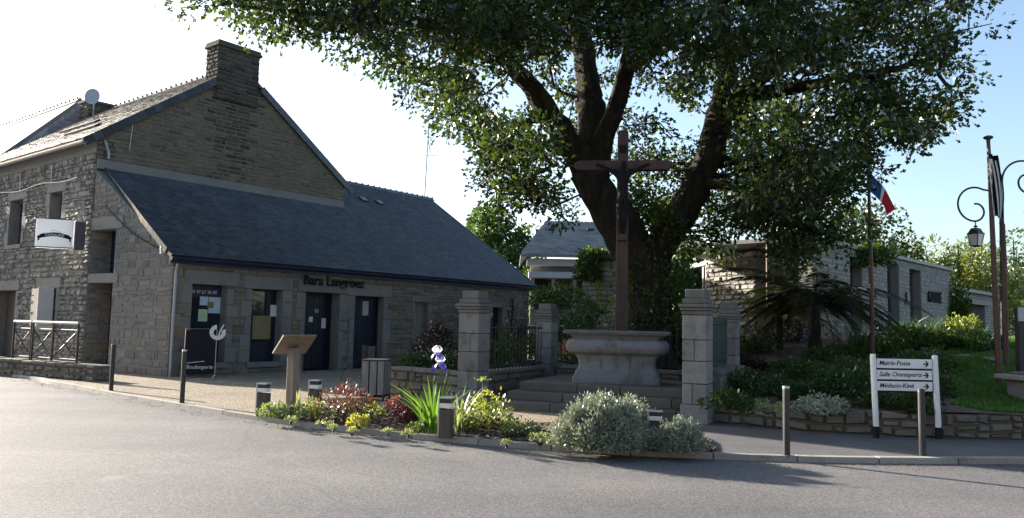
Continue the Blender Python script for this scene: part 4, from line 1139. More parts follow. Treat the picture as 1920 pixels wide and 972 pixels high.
# heightfield of the garden behind the walls (also round the oak)
def ginside(x, y):
    """distance into the raised garden, metres (negative = outside)"""
    d = np.full_like(x, 99.)
    yw = np.interp(x, rw[:, 0], rw[:, 1]); d = np.minimum(d, y - yw - .12)
    def half(p, q, side):                       # keep the side of the line p->q
        u = q - p; u = u / np.linalg.norm(u); return side * (u[0] * (y - p[1]) - u[1] * (x - p[0]))
    inside_enc = np.minimum.reduce([half(LPp, RPp, 1), half(RPp, BRp, 1), half(BRp, BLp, 1), half(BLp, LPp, 1)])
    d = np.minimum(d, -inside_enc - .16)
    left = half(LPp, BLp, -1); sh = half(BP(0, -.0), BP(TL, 0), -1)
    back = half(BLp - u_ * 40, BLp + u_ * 40, -1)
    return d, back
GX, GY = np.meshgrid(np.arange(-3, 40, .3), np.arange(10.5, 60, .3))
dI, back = ginside(GX.copy(), GY.copy())
def hgt(x, y):
    d, back = ginside(np.asarray(x, float), np.asarray(y, float))
    s = np.clip(d / 8.5, 0, 1); h = PZ + RWH + 1.08 * (s * s * (3 - 2 * s)) ** .8 + .03 * np.sin(x * 1.7) * np.cos(y * 1.3)
    return h, d
hz_, dd_ = hgt(GX, GY)
ny, nx = GX.shape
front_ok = (GX > np.interp(GY, [LPp[1], BLp[1], 40], [LPp[0], BLp[0], BLp[0] - 1.0]) - .0) | (GY < 0)
idx = np.arange(ny * nx).reshape(ny, nx)
ue_ = (RPp - LPp) / ENC_W
behind = ue_[0] * (GY - LPp[1]) - ue_[1] * (GX - LPp[0])
okc = (dd_ > -.33) & front_ok & (GX > -2.2) & ((behind > 0) | (GX > RPp[0] + .1))
okf = okc[:-1, :-1] & okc[1:, :-1] & okc[:-1, 1:] & okc[1:, 1:]
F_ = np.stack([idx[:-1, :-1][okf], idx[:-1, 1:][okf], idx[1:, 1:][okf], idx[1:, :-1][okf]], 1)
V_ = np.stack([GX.ravel(), GY.ravel(), hz_.ravel()], 1)
us, inv = np.unique(F_.ravel(), return_inverse=True)
structure(arrays('garden_mound', V_[us], inv.reshape(-1, 4), M['soil'], None, None, True))
def gz(x, y): return float(hgt(np.array([x]), np.array([y]))[0][0])
def gground(px, py, lo=11.0, hi=40.0):
    """point of the raised garden seen at a pixel"""
    for dpt in np.arange(lo, hi, .1):
        q = at(px, py, dpt)
        if q[2] <= gz(q[0], q[1]): return np.array((q[0], q[1], gz(q[0], q[1])))
    return q
# bark mulch on the mound
pts = []
while len(pts) < 9000:
    x = NR.uniform(3.4, 12, 4000); y = NR.uniform(12, 22, 4000); h, d = hgt(x, y); ok = (d > .05) & (NR.random(4000) < np.clip(1.2 - d / 8, .1, 1))
    pts += list(np.stack([x, y, h + .012], 1)[ok])
tag(chips('bark_mulch', pts[:9000], M['mulch'], (.03, .1)), 'bark chips scattered over the raised garden slope', 'mulch')

# right-hand path in front of the retaining wall
ia, ib = near_kerb(1345), n_ - 6
A_ = KI[ia:ib]; 
V_ = [(p[0], p[1], PZ + .004) for p in A_] + [(p[0] + .0, float(np.interp(p[0], rw[:, 0], rw[:, 1])) + .05, PZ + .004) for p in A_]
k_ = len(A_); m = MB(); m.add(V_, [(i, i + 1, k_ + i + 1, k_ + i) for i in range(k_ - 1)]); structure(m.build('path', M['path_asphalt']))

# raised bed between the low rubble wall, the left pillar and the shop
m = MB(); pb = [lw_a + nV * .2, lw_b + nV * .2, LPp + u_ * .4 - eV * .25, BLp - eV * .3, BLp + u_ * 2 - eV * .4, lw_a + nV * 2.6]
m.prism([flat(p, 0) for p in pb], UP * (PZ + .46)); structure(m.build('raised_bed', M['soil']))

# ---------------------------------------------------------------- town hall (long cream stone building)
MZ0 = 1.2
Pm1 = at(1592, 466, 24.6); Pm2 = at(1781, 511, 33.0); MH = Pm1[2]
u = flat(Pm2 - Pm1); ml = np.linalg.norm(u); u /= ml; mn = np.cross(u, UP); mn = mn if mn[1] < 0 else -mn
Pm0 = flat(Pm1)
print('mairie', MH, Pm2[2], ml)
hall = thing('town_hall', 'long low cream stone town hall with dark upright window slots', 'building', flat(Pm1, MZ0))
def hitM(px, py):
    q = hit(px, py, Pm0, mn); return (q - Pm0) @ u, q[2]
MO = [[hitM(1594, 540)[0], hitM(1616, 540)[0], MZ0, MH - .25], [hitM(1664, 560)[0], hitM(1686, 560)[0], MZ0, MH - .18], [hitM(1706, 570)[0], hitM(1727, 570)[0], MZ0, MH - .25]]
m = MB(); rc_ = free_rects(-2.9, ml, MZ0 - .6, MH, MO); wall_sheet(m, Pm0, u, UP, mn, rc_, .4); hw_ = m.build('front_wall', M['cream_mortar'], hall)
pc = stone_pieces(Pm0, u, UP, mn, free_rects(-2.9, ml, MZ0 - .3, MH, MO), (.13, .17), (.25, .6), jit=.015, out=.02, gap=.008)
lay_stones(pc, hw_, M['cream_stone'], 190)
for (a, b_, c, d) in MO:
    m = MB(); m.obox(Pm0 + u * a + UP * c - mn * .28, u * (b_ - a), UP * (d - c), -mn * .05); o = m.build('window_slot', M['slot_grey'], hall)
    m = MB(); m.obox(Pm0 + u * (a + .08) + UP * (c + .4) - mn * .27, u * (b_ - a - .16), UP * (d - c - .5), -mn * .005); m.build('pane', M['glass'], o)
m = MB(); m.obox(Pm0 - u * 3.0 + UP * MH + mn * .12, u * (ml + 3.0), UP * .12, -mn * 6); m.build('roof', M['pale_slate'], hall)
t_, z_ = hitM(1738, 566); text('lettering', 'MAIRIE', .62, Pm0 + u * t_ + UP * z_ + mn * .05, u, UP, M['ink'], hall, .02, bold=.006, spacing=1.0)
t_, z_ = hitM(1697, 570); m = MB(); m.obox(Pm0 + u * t_ + UP * z_ + mn * .03, u * .35, UP * .42, mn * .05); m.build('plaque', M['dark_grey_metal'], hall)
# wall with the round emblem, further left, and the sunlit end wall
Pa = at(1416, 480, 25.4); Pb_ = flat(Pm0) - mn * 1.0 + u * .5; HA2 = Pa[2] - .02
ua = flat(Pb_ - Pa); la = np.linalg.norm(ua); ua /= la; na = np.cross(ua, UP); na = na if na[1] < 0 else -na
m = MB(); m.obox(flat(Pa, MZ0 - .5), ua * la, UP * (HA2 + .5 - MZ0), -na * .4); m.build('emblem_wall', M['grey_panel'] if 'grey_panel' in M else M['render'], hall)
m = MB(); m.obox(flat(Pa, HA2) - ua * .2 + na * .15, ua * (la + .4), UP * .16, -na * 6); m.build('roof', M['pale_slate'], hall)
q = hit(1456, 478, flat(Pa), na) + na * .06
em = MB(); R_ = .38
ring = [q + R_ * (math.cos(k * math.pi / 12) * ua + .8 * math.sin(k * math.pi / 12) * UP) for k in range(25)]
em.tube(ring, .03, 6, cap=False); em.tube([q - ua * .25 - UP * .1, q - ua * .1 + UP * .12, q, q + ua * .12 + UP * .14, q + ua * .25 - UP * .1], .035, 6); em.tube([q - ua * .22 - UP * .16, q + ua * .22 - UP * .16], .025, 6)
em.build('emblem', M['white_paint'], hall)
ue2 = np.array((-.44, .9, 0)); ue2 /= np.linalg.norm(ue2); ne2 = np.array((-ue2[1], ue2[0], 0)); ne2 = ne2 if ne2[1] < 0 else -ne2
m = MB(); m.obox(flat(Pa, MZ0 - .5), ue2 * 2.4, UP * (HA2 + .5 - MZ0 - .1), -ne2 * .4); sw_ = m.build('end_wall', M['mortar'], hall)
lay_stones(stone_pieces(flat(Pa), ue2, UP, ne2, [(0, 2.4, MZ0 - .3, HA2 - .1)], (.13, .17), (.2, .42), jit=.03, out=.07, gap=.008, vj=.6), sw_, M['cream_stone'], 70)
m = MB(); m.obox(flat(Pa, MZ0) + ue2 * 2.42 + ne2 * .02, ue2 * .2, UP * (HA2 - MZ0 - .2), -ne2 * .2); m.build('post', M['grey_paint'], hall)
m = MB(); m.obox(flat(Pa, MZ0) + ue2 * 2.5 + ne2 * .05, ue2 * .06, UP * (HA2 - MZ0 - .2), -ne2 * .04); m.build('red_strip', M['rust_pole'], hall)
# entrance: dark glazed porch and the far wing
Pe = Pm0 + u * (ml + .1); Hf = at(1920, 542, 41)[2]
m = MB(); m.obox(flat(Pe, MZ0 - .4) - mn * 1.2, u * 14, UP * (MH - .55 - MZ0 + .4), -mn * .3); fw2 = m.build('far_wing', M['cream_paint_wall'] if 'cream_paint_wall' in M else M['mortar'], hall)
pc = stone_pieces(flat(Pe) - mn * 1.2, u, UP, mn, [(3.2, 14, MZ0 - .2, MH - .55)], (.14, .18), (.3, .6), out=.02); lay_stones(pc, fw2, M['cream_stone'], 0)
m = MB(); m.obox(flat(Pe, MH - .55) - mn * 1.0 , u * 14, UP * .16, -mn * 6); m.build('roof', M['pale_slate'], hall)
for k in range(7):
    m = MB(); m.obox(flat(Pe, MH - 1.15) - mn * 1.17 + u * (.2 + k * 1.1), u * .5, UP * .55, mn * .03); m.build('window_slot', M['glass'], hall)
por = MB(); por.obox(flat(Pe, MZ0 - .3) + u * .55 - mn * 1.1, u * 3.4, UP * 2.0, mn * 1.5); po = por.build('porch', M['ink'], hall)
m = MB(); m.obox(flat(Pe, MZ0 + 1.62) + u * .4 - mn * 1.1, u * 3.8, UP * .2, mn * 1.8); m.build('canopy', M['blue_fascia'], hall)
for (xa, xb, za, zb_) in ((1.3, 1.8, .55, 1.05), (1.45, 1.8, -.05, .3)):
    m = MB(); m.obox(flat(Pe, MZ0 + za) + u * xa + mn * .41, u * (xb - xa), UP * (zb_ - za), mn * .01); m.build('notice', M['paper_white'], po)
    m = MB(); m.obox(flat(Pe, MZ0 + za + .12) + u * (xa + .12) + mn * .425, u * (xb - xa - .24), UP * (zb_ - za - .26), mn * .004); m.build('print', M['grey_paint'], po)

# ---------------------------------------------------------------- pale roofed house behind the oak
fh = thing('far_house', 'grey roofed house with pale eaves standing behind the oak', 'house', flat(at(1060, 600, 36)))
D_ = 36.0
r0, r1 = at(1022, 431, D_ + 4), at(1190, 414, D_ + 4); e0, e1 = at(976, 492, D_), at(1215, 476, D_)
rzh = (r0[2] + r1[2]) / 2; ezh = (e0[2] + e1[2]) / 2
r0[2] = r1[2] = rzh; e0[2] = e1[2] = ezh
uf = flat(e1 - e0); lf = np.linalg.norm(uf); uf /= lf; nf = np.array((-uf[1], uf[0], 0)); nf = nf if nf[1] > 0 else -nf
m = MB(); m.prism([e0, e1, r1, r0], UP * .1); m.prism([e0, r0, r0 + nf * 4, e0 + nf * 8], UP * .1); fr_ = m.build('roof', M['pale_slate'], fh)
dn2 = (e0 + (r0 - e0) @ uf * uf - r0); sl2 = np.linalg.norm(dn2); dn2 /= sl2; n2 = np.cross(uf, dn2); n2 = n2 if n2[2] > 0 else -n2
ofs = (r0 - e0) @ uf
V_, F_, T_ = slates(r0 - uf * ofs + UP * .1 + n2 * .02, uf, dn2, n2, lf, sl2, .3, .2, clip=lambda y: (ofs * (1 - y / sl2), lf)); stuff(arrays('slates', V_, F_, M['pale_slate'], fr_, T_))
m = MB(); m.obox(e0 + nf * .35 - UP * .38 + uf * .3, uf * (lf - .6), nf * .3, UP * .34); m.build('eaves', M['grey_paint'], fh)
m = MB(); m.obox(flat(e0, 0) + nf * .9 + uf * .5, uf * (lf - 1), nf * .3, UP * (ezh - .1)); m.build('wall', M['render'], fh)
m = MB(); m.obox(flat(e0, ezh - .95) + nf * .2 + uf * .4, uf * (lf - .8), nf * .75, UP * .28); m.build('cornice', M['grey_paint'], fh)
for k in range(int(lf - 1.2)):
    m = MB(); m.obox(flat(e0, ezh - 2.4) + nf * .86 + uf * (.7 + k * 1.0), uf * .78, nf * .04, UP * 1.4); w_ = m.build('window', M['glass'], fh)
    m = MB(); m.obox(flat(e0, ezh - 2.4) + nf * .75 + uf * (.5 + k * 1.0), uf * .18, nf * .14, UP * 1.45); m.build('mullion', M['grey_paint'], w_)
for px in (1033, 1107):
    q = hit(px, 437, r0, n2); m = MB(); m.box(q + UP * .15, (.35, .3, .12)); m.build('roof_vent', M['dark_grey_metal'], fh)
ST = thing('ivy_clad_wall', 'rough stone wall with ivy hanging over its top edge', 'wall', flat(at(1120, 600, 27)))
wa, wb = at(1092, 500, 27.5), at(1180, 500, 26.0); uw = flat(wb - wa); lw2 = np.linalg.norm(uw); uw /= lw2; nw2 = np.cross(uw, UP); nw2 = nw2 if nw2[1] < 0 else -nw2
zt_ = at(1110, 478, 27.3)[2]
m = MB(); m.obox(flat(wa, .8), uw * lw2, UP * (zt_ - .8), -nw2 * .5); m.build('core', M['mortar'], ST)
lay_stones(stone_pieces(flat(wa), uw, UP, nw2, [(0, lw2, 1.0, zt_)], (.14, .22), (.2, .5), out=.03), ST, M['cream_stone'], 40)
# ---------------------------------------------------------------- foliage helpers
def unit(v): return v / (np.linalg.norm(v, axis=-1, keepdims=True) + 1e-9)

def leaf_quads(C, D, L_, W_, droop=.12):
    """rhombic leaves: bases C, directions D, lengths L_, widths W_"""
    k = len(C); D = unit(D); R = NR.normal(size=(k, 3)); S = unit(np.cross(D, R)); N = np.cross(S, D)
    L_ = np.asarray(L_).reshape(-1, 1) * np.ones((k, 1)); W_ = np.asarray(W_).reshape(-1, 1) * np.ones((k, 1))
    a = C; b = C + D * L_ * .55 + S * W_ * .5 - N * L_ * droop * .3; c = C + D * L_ - N * L_ * droop; d = C + D * L_ * .55 - S * W_ * .5 - N * L_ * droop * .3
    V = np.stack([a, b, c, d], 1).reshape(-1, 3); F = np.arange(4 * k).reshape(-1, 4)
    return V, F

def lobed_quads(C, D, L_, W_):
    """lobed oak leaves: two crossing rhombs per leaf give a notched outline"""
    k = len(C); D = unit(D); R = NR.normal(size=(k, 3)); S = unit(np.cross(D, R)); N = np.cross(S, D)
    L_ = np.asarray(L_).reshape(-1, 1); W_ = np.asarray(W_).reshape(-1, 1)
    pr = [(0, .0), (.28, .22), (.40, .10), (.62, .5), (.72, .28), (1, 0)]
    P = []
    for (x, w) in pr[1:-1]: P.append(C + D * L_ * x + S * W_ * w - N * L_ * .12 * x * x)
    tip = C + D * L_ - N * L_ * .12
    Q = []
    for (x, w) in pr[1:-1]: Q.append(C + D * L_ * x - S * W_ * w - N * L_ * .12 * x * x)
    V = np.stack([C] + P + [tip] + Q[::-1], 1).reshape(-1, 3)
    return V, np.arange(10 * k).reshape(-1, 10)

class Tris:
    """tubes collected as numpy arrays (quads)"""
    def __init__(self): self.V, self.F, self.n = [], [], 0
    def tube(self, pts, rr, k, gnarl=0.0):
        pts = np.asarray(pts, float); m = len(pts); t = np.gradient(pts, axis=0); t = unit(t)
        ref = np.array((0, 0, 1.)) if abs(t[0][2]) < .9 else np.array((1., 0, 0))
        a = unit(np.cross(t, ref)); b_ = np.cross(t, a); an = np.arange(k) * 2 * np.pi / k
        sc = np.ones((m, k))
        if gnarl:
            q = np.arange(m)[:, None]; ph = NR.uniform(0, 6, 4); A_ = an[None]
            sc = 1 + gnarl * (.8 * np.sin(2 * A_ + q * .21 + ph[0]) + .7 * np.sin(3 * A_ - q * .33 + ph[1]) + .6 * np.sin(7 * A_ + .9 * np.sin(q * .4) + ph[2]) + .8 * np.sin(q * .5 + ph[3]) * np.sin(A_ + q * .13) + NR.normal(0, .35, (m, k)))
        V = pts[:, None] + (np.asarray(rr)[:, None] * sc)[:, :, None] * (np.cos(an)[None, :, None] * a[:, None] + np.sin(an)[None, :, None] * b_[:, None])
        i = np.arange(m - 1)[:, None] * k; j = np.arange(k)[None]; j2 = (j + 1) % k
        F = np.stack([i + j, i + j2, i + k + j2, i + k + j], -1).reshape(-1, 4) + self.n
        self.V.append(V.reshape(-1, 3)); self.F.append(F); self.n += m * k
    def build(self, name, mat, parent):
        return arrays(name, np.concatenate(self.V), np.concatenate(self.F), mat, parent, None, True)

def inpoly(x, y, poly):
    c = np.zeros(len(x), bool); j = len(poly) - 1
    for i in range(len(poly)):
        xi, yi = poly[i]; xj, yj = poly[j]
        c ^= ((yi > y) != (yj > y)) & (x < (xj - xi) * (y - yi) / (yj - yi + 1e-9) + xi); j = i
    return c

# ---------------------------------------------------------------- the oak
OD = 18.6
ob_ = at(1218, 600, OD); ob_ = np.array((ob_[0], ob_[1], gz(ob_[0], ob_[1])))
oak = thing('oak_tree', 'huge old oak with forked mossy trunk spreading over the cross', 'tree', ob_)
def A(px, py, d): return at(px, py, d)
limbs = [
 # points (px, py, depth, radius)
 [(1218, 640, 18.6, .84), (1217, 600, 18.6, .70), (1217, 560, 18.6, .64), (1213, 520, 18.6, .62), (1200, 485, 18.6, .60), (1166, 430, 18.5, .56), (1128, 370, 18.4, .54), (1098, 315, 18.3, .55)],
 [(1219, 530, 18.6, .45), (1232, 470, 18.7, .46), (1262, 420, 18.8, .44), (1298, 370, 18.9, .40), (1326, 300, 19, .42), (1345, 235, 19.1, .42), (1362, 180, 19.2, .40), (1362, 110, 19.4, .31), (1350, 30, 19.8, .27), (1340, -90, 20.2, .2), (1350, -260, 20.5, .12)],
 [(1098, 315, 18.3, .50), (1062, 258, 18.0, .38), (1028, 212, 17.7, .33), (1000, 168, 17.4, .29), (958, 118, 17.0, .25), (905, 62, 16.6, .2), (845, 5, 16.2, .16), (770, -80, 15.8, .11), (700, -160, 15.5, .07)],
 [(1104, 318, 18.4, .52), (1110, 255, 18.8, .42), (1108, 185, 19.2, .38), (1094, 95, 19.6, .35), (1078, 0, 20.0, .3), (1064, -120, 20.3, .22), (1050, -280, 20.5, .12)],
 [(1118, 330, 18.3, .42), (1130, 262, 18.0, .32), (1152, 205, 17.7, .27), (1172, 140, 17.4, .22), (1188, 50, 17.1, .18), (1205, -60, 16.8, .13), (1215, -180, 16.4, .08)],
 [(1350, 225, 19.1, .36), (1392, 178, 18.7, .3), (1450, 118, 18.3, .23), (1530, 72, 17.9, .17), (1640, 28, 17.5, .12), (1760, -10, 17.2, .07)],
 [(1392, 178, 18.7, .22), (1470, 168, 18.2, .17), (1570, 150, 17.7, .13), (1680, 130, 17.2, .09), (1790, 95, 16.8, .05)],
 [(1320, 310, 19, .2), (1390, 300, 19.6, .14), (1470, 300, 20.2, .11), (1550, 290, 20.8, .07), (1650, 260, 21.3, .04)],
 [(1310, 345, 18.9, .16), (1370, 345, 18.2, .11), (1430, 380, 17.7, .09), (1490, 420, 17.3, .06)],
 [(905, 62, 16.6, .14), (800, 40, 16.1, .11), (680, 30, 15.6, .08), (540, 22, 15.2, .05), (420, 8, 15.0, .03)],
 [(1028, 212, 17.7, .13), (975, 235, 17.3, .09), (940, 285, 17.0, .06), (915, 330, 16.8, .04)],
 [(1094, 95, 19.6, .2), (1010, 40, 20.5, .15), (920, -10, 21.3, .11), (800, -60, 22, .07)],
 [(1362, 110, 19.4, .2), (1450, 40, 20.6, .15), (1560, -40, 21.5, .1), (1680, -100, 22, .06)],
 [(1172, 140, 17.4, .13), (1240, 80, 16.4, .1), (1330, 20, 15.6, .08), (1430, -40, 15.0, .05)],
 [(1062, 258, 18.0, .16), (1010, 290, 19.0, .1), (960, 330, 19.8, .06)],
]
wood = Tris(); SK, SKR = [], []
for lb in limbs:
    pts = np.array([A(p[0], p[1], p[2]) for p in lb]); rr = np.array([p[3] for p in lb]) * (.80 if lb[0][3] > .3 else .9)
    if lb is limbs[0]: pts[0][2] = min(pts[0][2], ob_[2] - .2)
    s = np.concatenate([[0], np.cumsum(np.linalg.norm(np.diff(pts, axis=0), axis=1))]); q = np.linspace(0, s[-1], max(4, int(s[-1] / .22)))
    sm = np.stack([np.interp(q, s, pts[:, k]) for k in range(3)], 1)
    for _ in range(2): sm[1:-1] = (sm[:-2] + 2 * sm[1:-1] + sm[2:]) / 4
    r2 = np.interp(q, s, rr) * (1 + .07 * np.sin(q * 2.3 + rr[0] * 9) + NR.uniform(-.04, .04, len(q)))
    sm[1:-1] += NR.normal(0, .02, (len(sm) - 2, 3)) * np.minimum(1, r2[1:-1, None] * 4)
    wood.tube(sm, r2, 22 if rr[0] > .3 else 10, .075)
    SK += list(sm); SKR += list(r2)
# root flare
for k in range(7):
    a = k * 2 * math.pi / 7; d = np.array((math.cos(a), math.sin(a), 0)); wood.tube([ob_ + UP * .7 + d * .34, ob_ + UP * .25 + d * .52, ob_ - UP * .1 + d * .8], [.2, .16, .08], 7)
wood.build('trunk', M['bark'], oak)

crown_poly = [(385, 0), (450, 20), (520, 42), (590, 58), (670, 84), (735, 104), (758, 142), (780, 172), (830, 194), (868, 252), (898, 300), (928, 345), (965, 378), (1010, 372), (1040, 395), (1070, 420), (1100, 440), (1120, 440), (1160, 445), (1200, 430),
              (1260, 430), (1300, 470), (1330, 500), (1400, 495), (1470, 500), (1560, 468), (1550, 420), (1560, 360), (1610, 315), (1660, 290), (1695, 255), (1770, 225), (1800, 195), (1785, 160), (1815, 130), (1795, 70), (1815, 0), (1790, -120), (1700, -260), (1450, -380), (1200, -420), (900, -380), (650, -230), (450, -90)]
# clear sky windows seen under the limbs (no leafy twigs grow there)
gaps = [(1378, 285, 24, 30), (1015, 340, 24, 16), (1090, 205, 14, 22), (820, 300, 30, 30), (1195, 345, 34, 34), (1560, 250, 22, 18), (905, 205, 40, 16), (1480, 60, 30, 12), (760, 190, 24, 16), (1640, 240, 16, 14), (1150, 400, 70, 60)]
sparse = [(900, 300, 160, 140, .8)]
tg = []; NCL = 0
while NCL < 450:
    x = NR.uniform(340, 1865, 2000); y = NR.uniform(-420, 505, 2000); ok = inpoly(x, y, crown_poly)
    for (gx, gy, rx, ry) in gaps: ok &= ((x - gx) / rx) ** 2 + ((y - gy) / ry) ** 2 > 1
    for (gx, gy, rx, ry, pr) in sparse:
        ok &= ~((((x - gx) / rx) ** 2 + ((y - gy) / ry) ** 2 < 1) & (NR.random(2000) > pr))
    ok &= ~((y < -120) & (NR.random(2000) > .5))
    x, y = x[ok], y[ok]
    rr = np.sqrt(np.minimum(1, ((x - 1150) / 800) ** 2)); th = 5.2 * np.sqrt(1 - rr ** 2 * .92)
    low = np.clip((y - 250) / 250, 0, 1); th = th * (1 - .45 * low)
    dpt = 18.4 - 1.2 * rr + NR.uniform(-1, 1, len(x)) * th
    for k in range(len(x)):
        p = at(x[k], y[k], dpt[k])
        lz = (1020 < x[k] < 1215 and 40 < y[k] < 470) or (1250 < x[k] < 1385 and 130 < y[k] < 430) or (930 < x[k] < 1060 and 90 < y[k] < 260)
        if lz and dpt[k] < 19.6: continue
        if dpt[k] < 16.6 and y[k] > 200 and 1030 < x[k] < 1310: continue
        if p[2] < 3.5 or NCL >= 450: continue
        NCL += 1; cnt_ = NR.integers(3, 6); sp_ = NR.uniform(.28, .55)
        tg += [p + np.clip(NR.normal(0, 1, 3), -1.6, 1.6) * sp_ * np.array((1, 1, .6)) for _ in range(cnt_)]
for (xa, xb, ya, yb, num, da, db) in ((850, 1050, 215, 395, 26, 15.5, 19.5), (1270, 1560, 310, 490, 46, 16.2, 20.5), (1180, 1300, 280, 420, 14, 19.3, 21), (1560, 1720, 180, 300, 16, 15.5, 20), (1380, 1560, 200, 330, 24, 16, 20.5), (780, 880, 150, 235, 8, 15, 18), (700, 1020, -20, 110, 34, 14.2, 16.2), (1040, 1240, -40, 70, 22, 14.5, 17), (560, 760, 0, 70, 10, 14, 15.2)):
    for _ in range(num):
        px_, py_ = NR.uniform(xa, xb), NR.uniform(ya, yb)
        if not inpoly(np.array([px_]), np.array([py_]), crown_poly)[0] or any(((px_ - gx) / rx) ** 2 + ((py_ - gy) / ry) ** 2 < 1 for gx, gy, rx, ry in gaps): continue
        p = at(px_, py_, NR.uniform(da, db)); sp_ = NR.uniform(.25, .45)
        if 1250 < px_ < 1385 and p[1] < 19.3: continue
        tg += [p + np.clip(NR.normal(0, 1, 3), -1.6, 1.6) * sp_ * np.array((1, 1, .7)) for _ in range(NR.integers(3, 6))]
tg = np.array(tg)
SKn = np.array(SK); 
# grow twigs from the nearest wood to every tip, nearest tips first
d0 = np.array([np.min(np.sum((SKn - p) ** 2, 1)) for p in tg]); order = np.argsort(d0)
cap = len(SKn) + 30000; NOD = np.zeros((cap, 3)); NOD[:len(SKn)] = SKn; PAR = np.full(cap, -1); nn_ = len(SKn); base_n = nn_
tips = []
for k in order:
    p = tg[k]; dv = NOD[:nn_] - p; d2 = np.einsum('ij,ij->i', dv, dv); j = int(np.argmin(d2)); dist = math.sqrt(d2[j])
    if dist < .12: continue
    st = max(2, int(dist / .38)); q0 = NOD[j].copy(); bend = NR.normal(0, .10, 3) * dist; prev = j
    for i in range(1, st + 1):
        f = i / st; pt = q0 * (1 - f) + p * f + bend * math.sin(math.pi * f) + np.array((0, 0, -.05 * dist * math.sin(math.pi * f)))
        NOD[nn_] = pt; PAR[nn_] = prev; prev = nn_; nn_ += 1
    tips.append((prev, unit(p - q0)))
cnt = np.zeros(nn_)
for t_, _ in tips: cnt[t_] += 1
for i in range(nn_ - 1, base_n - 1, -1): cnt[PAR[i]] += cnt[i]
tw = Tris()
for i in range(base_n, nn_):
    j = PAR[i]; r1 = .010 * max(1, cnt[i]) ** .5; r0_ = r1 * 1.15 if j < base_n else .010 * max(1, min(cnt[j], cnt[i] * 1.6)) ** .5
    tw.tube([NOD[j], NOD[i]], [r0_, r1], 4 if r1 < .03 else 6)
tw.build('branch_work', M['bark'], oak)
# leaves in tufts round the tips and along the twigs
C, D, SZ = [], [], []
ctr = at(1180, 150, 18.6)
for t_, dv in tips:
    p = NOD[t_]; j = PAR[t_]; q = NOD[j] if j >= 0 else p
    for (c0, kk, sp) in ((p, 34, .175), ((p + q) / 2, 11, .14)):
        kk = int(kk * NR.uniform(.7, 1.3)); off = np.clip(NR.normal(0, 1, (kk, 3)), -1.9, 1.9) * sp * np.array((1, 1, .75))
        C.append(c0 + off); D.append(unit(off) + dv * .5 + NR.normal(0, .5, (kk, 3)) - np.array((0, 0, .25)))
C = np.concatenate(C); D = np.concatenate(D); k = len(C); SZ = NR.uniform(.11, .185, k)
V_, F_ = lobed_quads(C, D, SZ, SZ * NR.uniform(.55, .75, k))
cl = np.clip(NR.normal(.47, .28, k), 0, 1)
print('oak leaves', k, 'nodes', nn_)
arrays('crown', V_, F_, M['oak_leaf'], oak, np.repeat(cl, 10))
# ivy and suckers on the trunk
C, D = [], []
for kk in range(1500):
    f = NR.uniform(0, 1) ** 1.3; px = 1218 + NR.normal(0, 8); py = 620 - 210 * f
    p = at(px + (20 if f > .6 else 0), py, 18.6); a = NR.uniform(math.pi * .85, math.pi * 2.15); r_ = .58 + NR.uniform(0, .14)
    C.append(p + np.array((math.cos(a), math.sin(a), 0)) * r_); D.append(np.array((math.cos(a), math.sin(a), -.6)))
C = np.array(C); k = len(C); V_, F_ = leaf_quads(C, np.array(D) + NR.normal(0, .4, (k, 3)), NR.uniform(.07, .13, k), NR.uniform(.06, .1, k))
arrays('ivy', V_, F_, M['ivy_leaf'], oak, np.repeat(NR.random(k) * .5, 4))
C, D = [], []
for (px, py, dp, rr, kk) in ((1205, 385, 18.6, .55, 500), (1230, 410, 18.3, .4, 250), (1190, 350, 18.9, .4, 250), (1440, 360, 18, .2, 60)):
    o_ = at(px, py, dp) + NR.normal(0, rr * .5, (kk, 3)); C.append(o_); D.append(NR.normal(0, 1, (kk, 3)))
C = np.concatenate(C); k = len(C); V_, F_ = leaf_quads(C, np.concatenate(D), NR.uniform(.1, .16, k), NR.uniform(.06, .09, k)); arrays('sucker_leaves', V_, F_, M['ivy_leaf'], oak, np.repeat(NR.random(k), 4))

# ---------------------------------------------------------------- generic plants
def bush(name, label, cat, loc, rx, ry, rz, n, mat, leaf=(.04, .08), asp=.5, group=None, shell=.55, lumps=9, up=.35, stems=6, flat_top=0.0, tint=None):
    """leafy shrub: leaves in lumps through the crown's volume, on real stems"""
    loc = np.asarray(loc, float); r = thing(name, label, cat, loc, group)
    lc = unit(NR.normal(size=(lumps, 3))) * np.array((1, 1, .8)); lc[:, 2] = np.abs(lc[:, 2]); lr = NR.uniform(.25, .5, lumps); lc *= (1 - lr[:, None] * .8)
    w = NR.integers(0, lumps, n); dirs = unit(NR.normal(size=(n, 3))); rad = (shell + (1 - shell) * NR.random(n)) ** .6
    P = lc[w] + dirs * (lr[w] * rad)[:, None]; P[:, 2] = np.abs(P[:, 2]) * (1 - flat_top * .3)
    P *= np.array((rx, ry, rz)) * NR.normal(1, .05, (n, 1)); P[:, 2] += .02
    D = dirs * np.array((1, 1, .6)) + NR.normal(0, .55, (n, 3)) + np.array((0, 0, up))
    lz = NR.uniform(*leaf, n); V, F = leaf_quads(loc + P, D, lz, lz * asp)
    t = np.clip(NR.normal(.5, .28, n) if tint is None else tint(P / np.array((rx, ry, rz))), 0, 1)
    arrays('foliage', V, F, M[mat], r, np.repeat(t, 4))
    T = Tris()
    for k in range(stems):
        a = lc[k % lumps] * np.array((rx, ry, rz)) * .85; T.tube([loc - UP * .03, loc + a * np.array((.45, .45, .55)), loc + a], [.018, .012, .006], 4)
    T.build('stem', M['twig'], r); return r

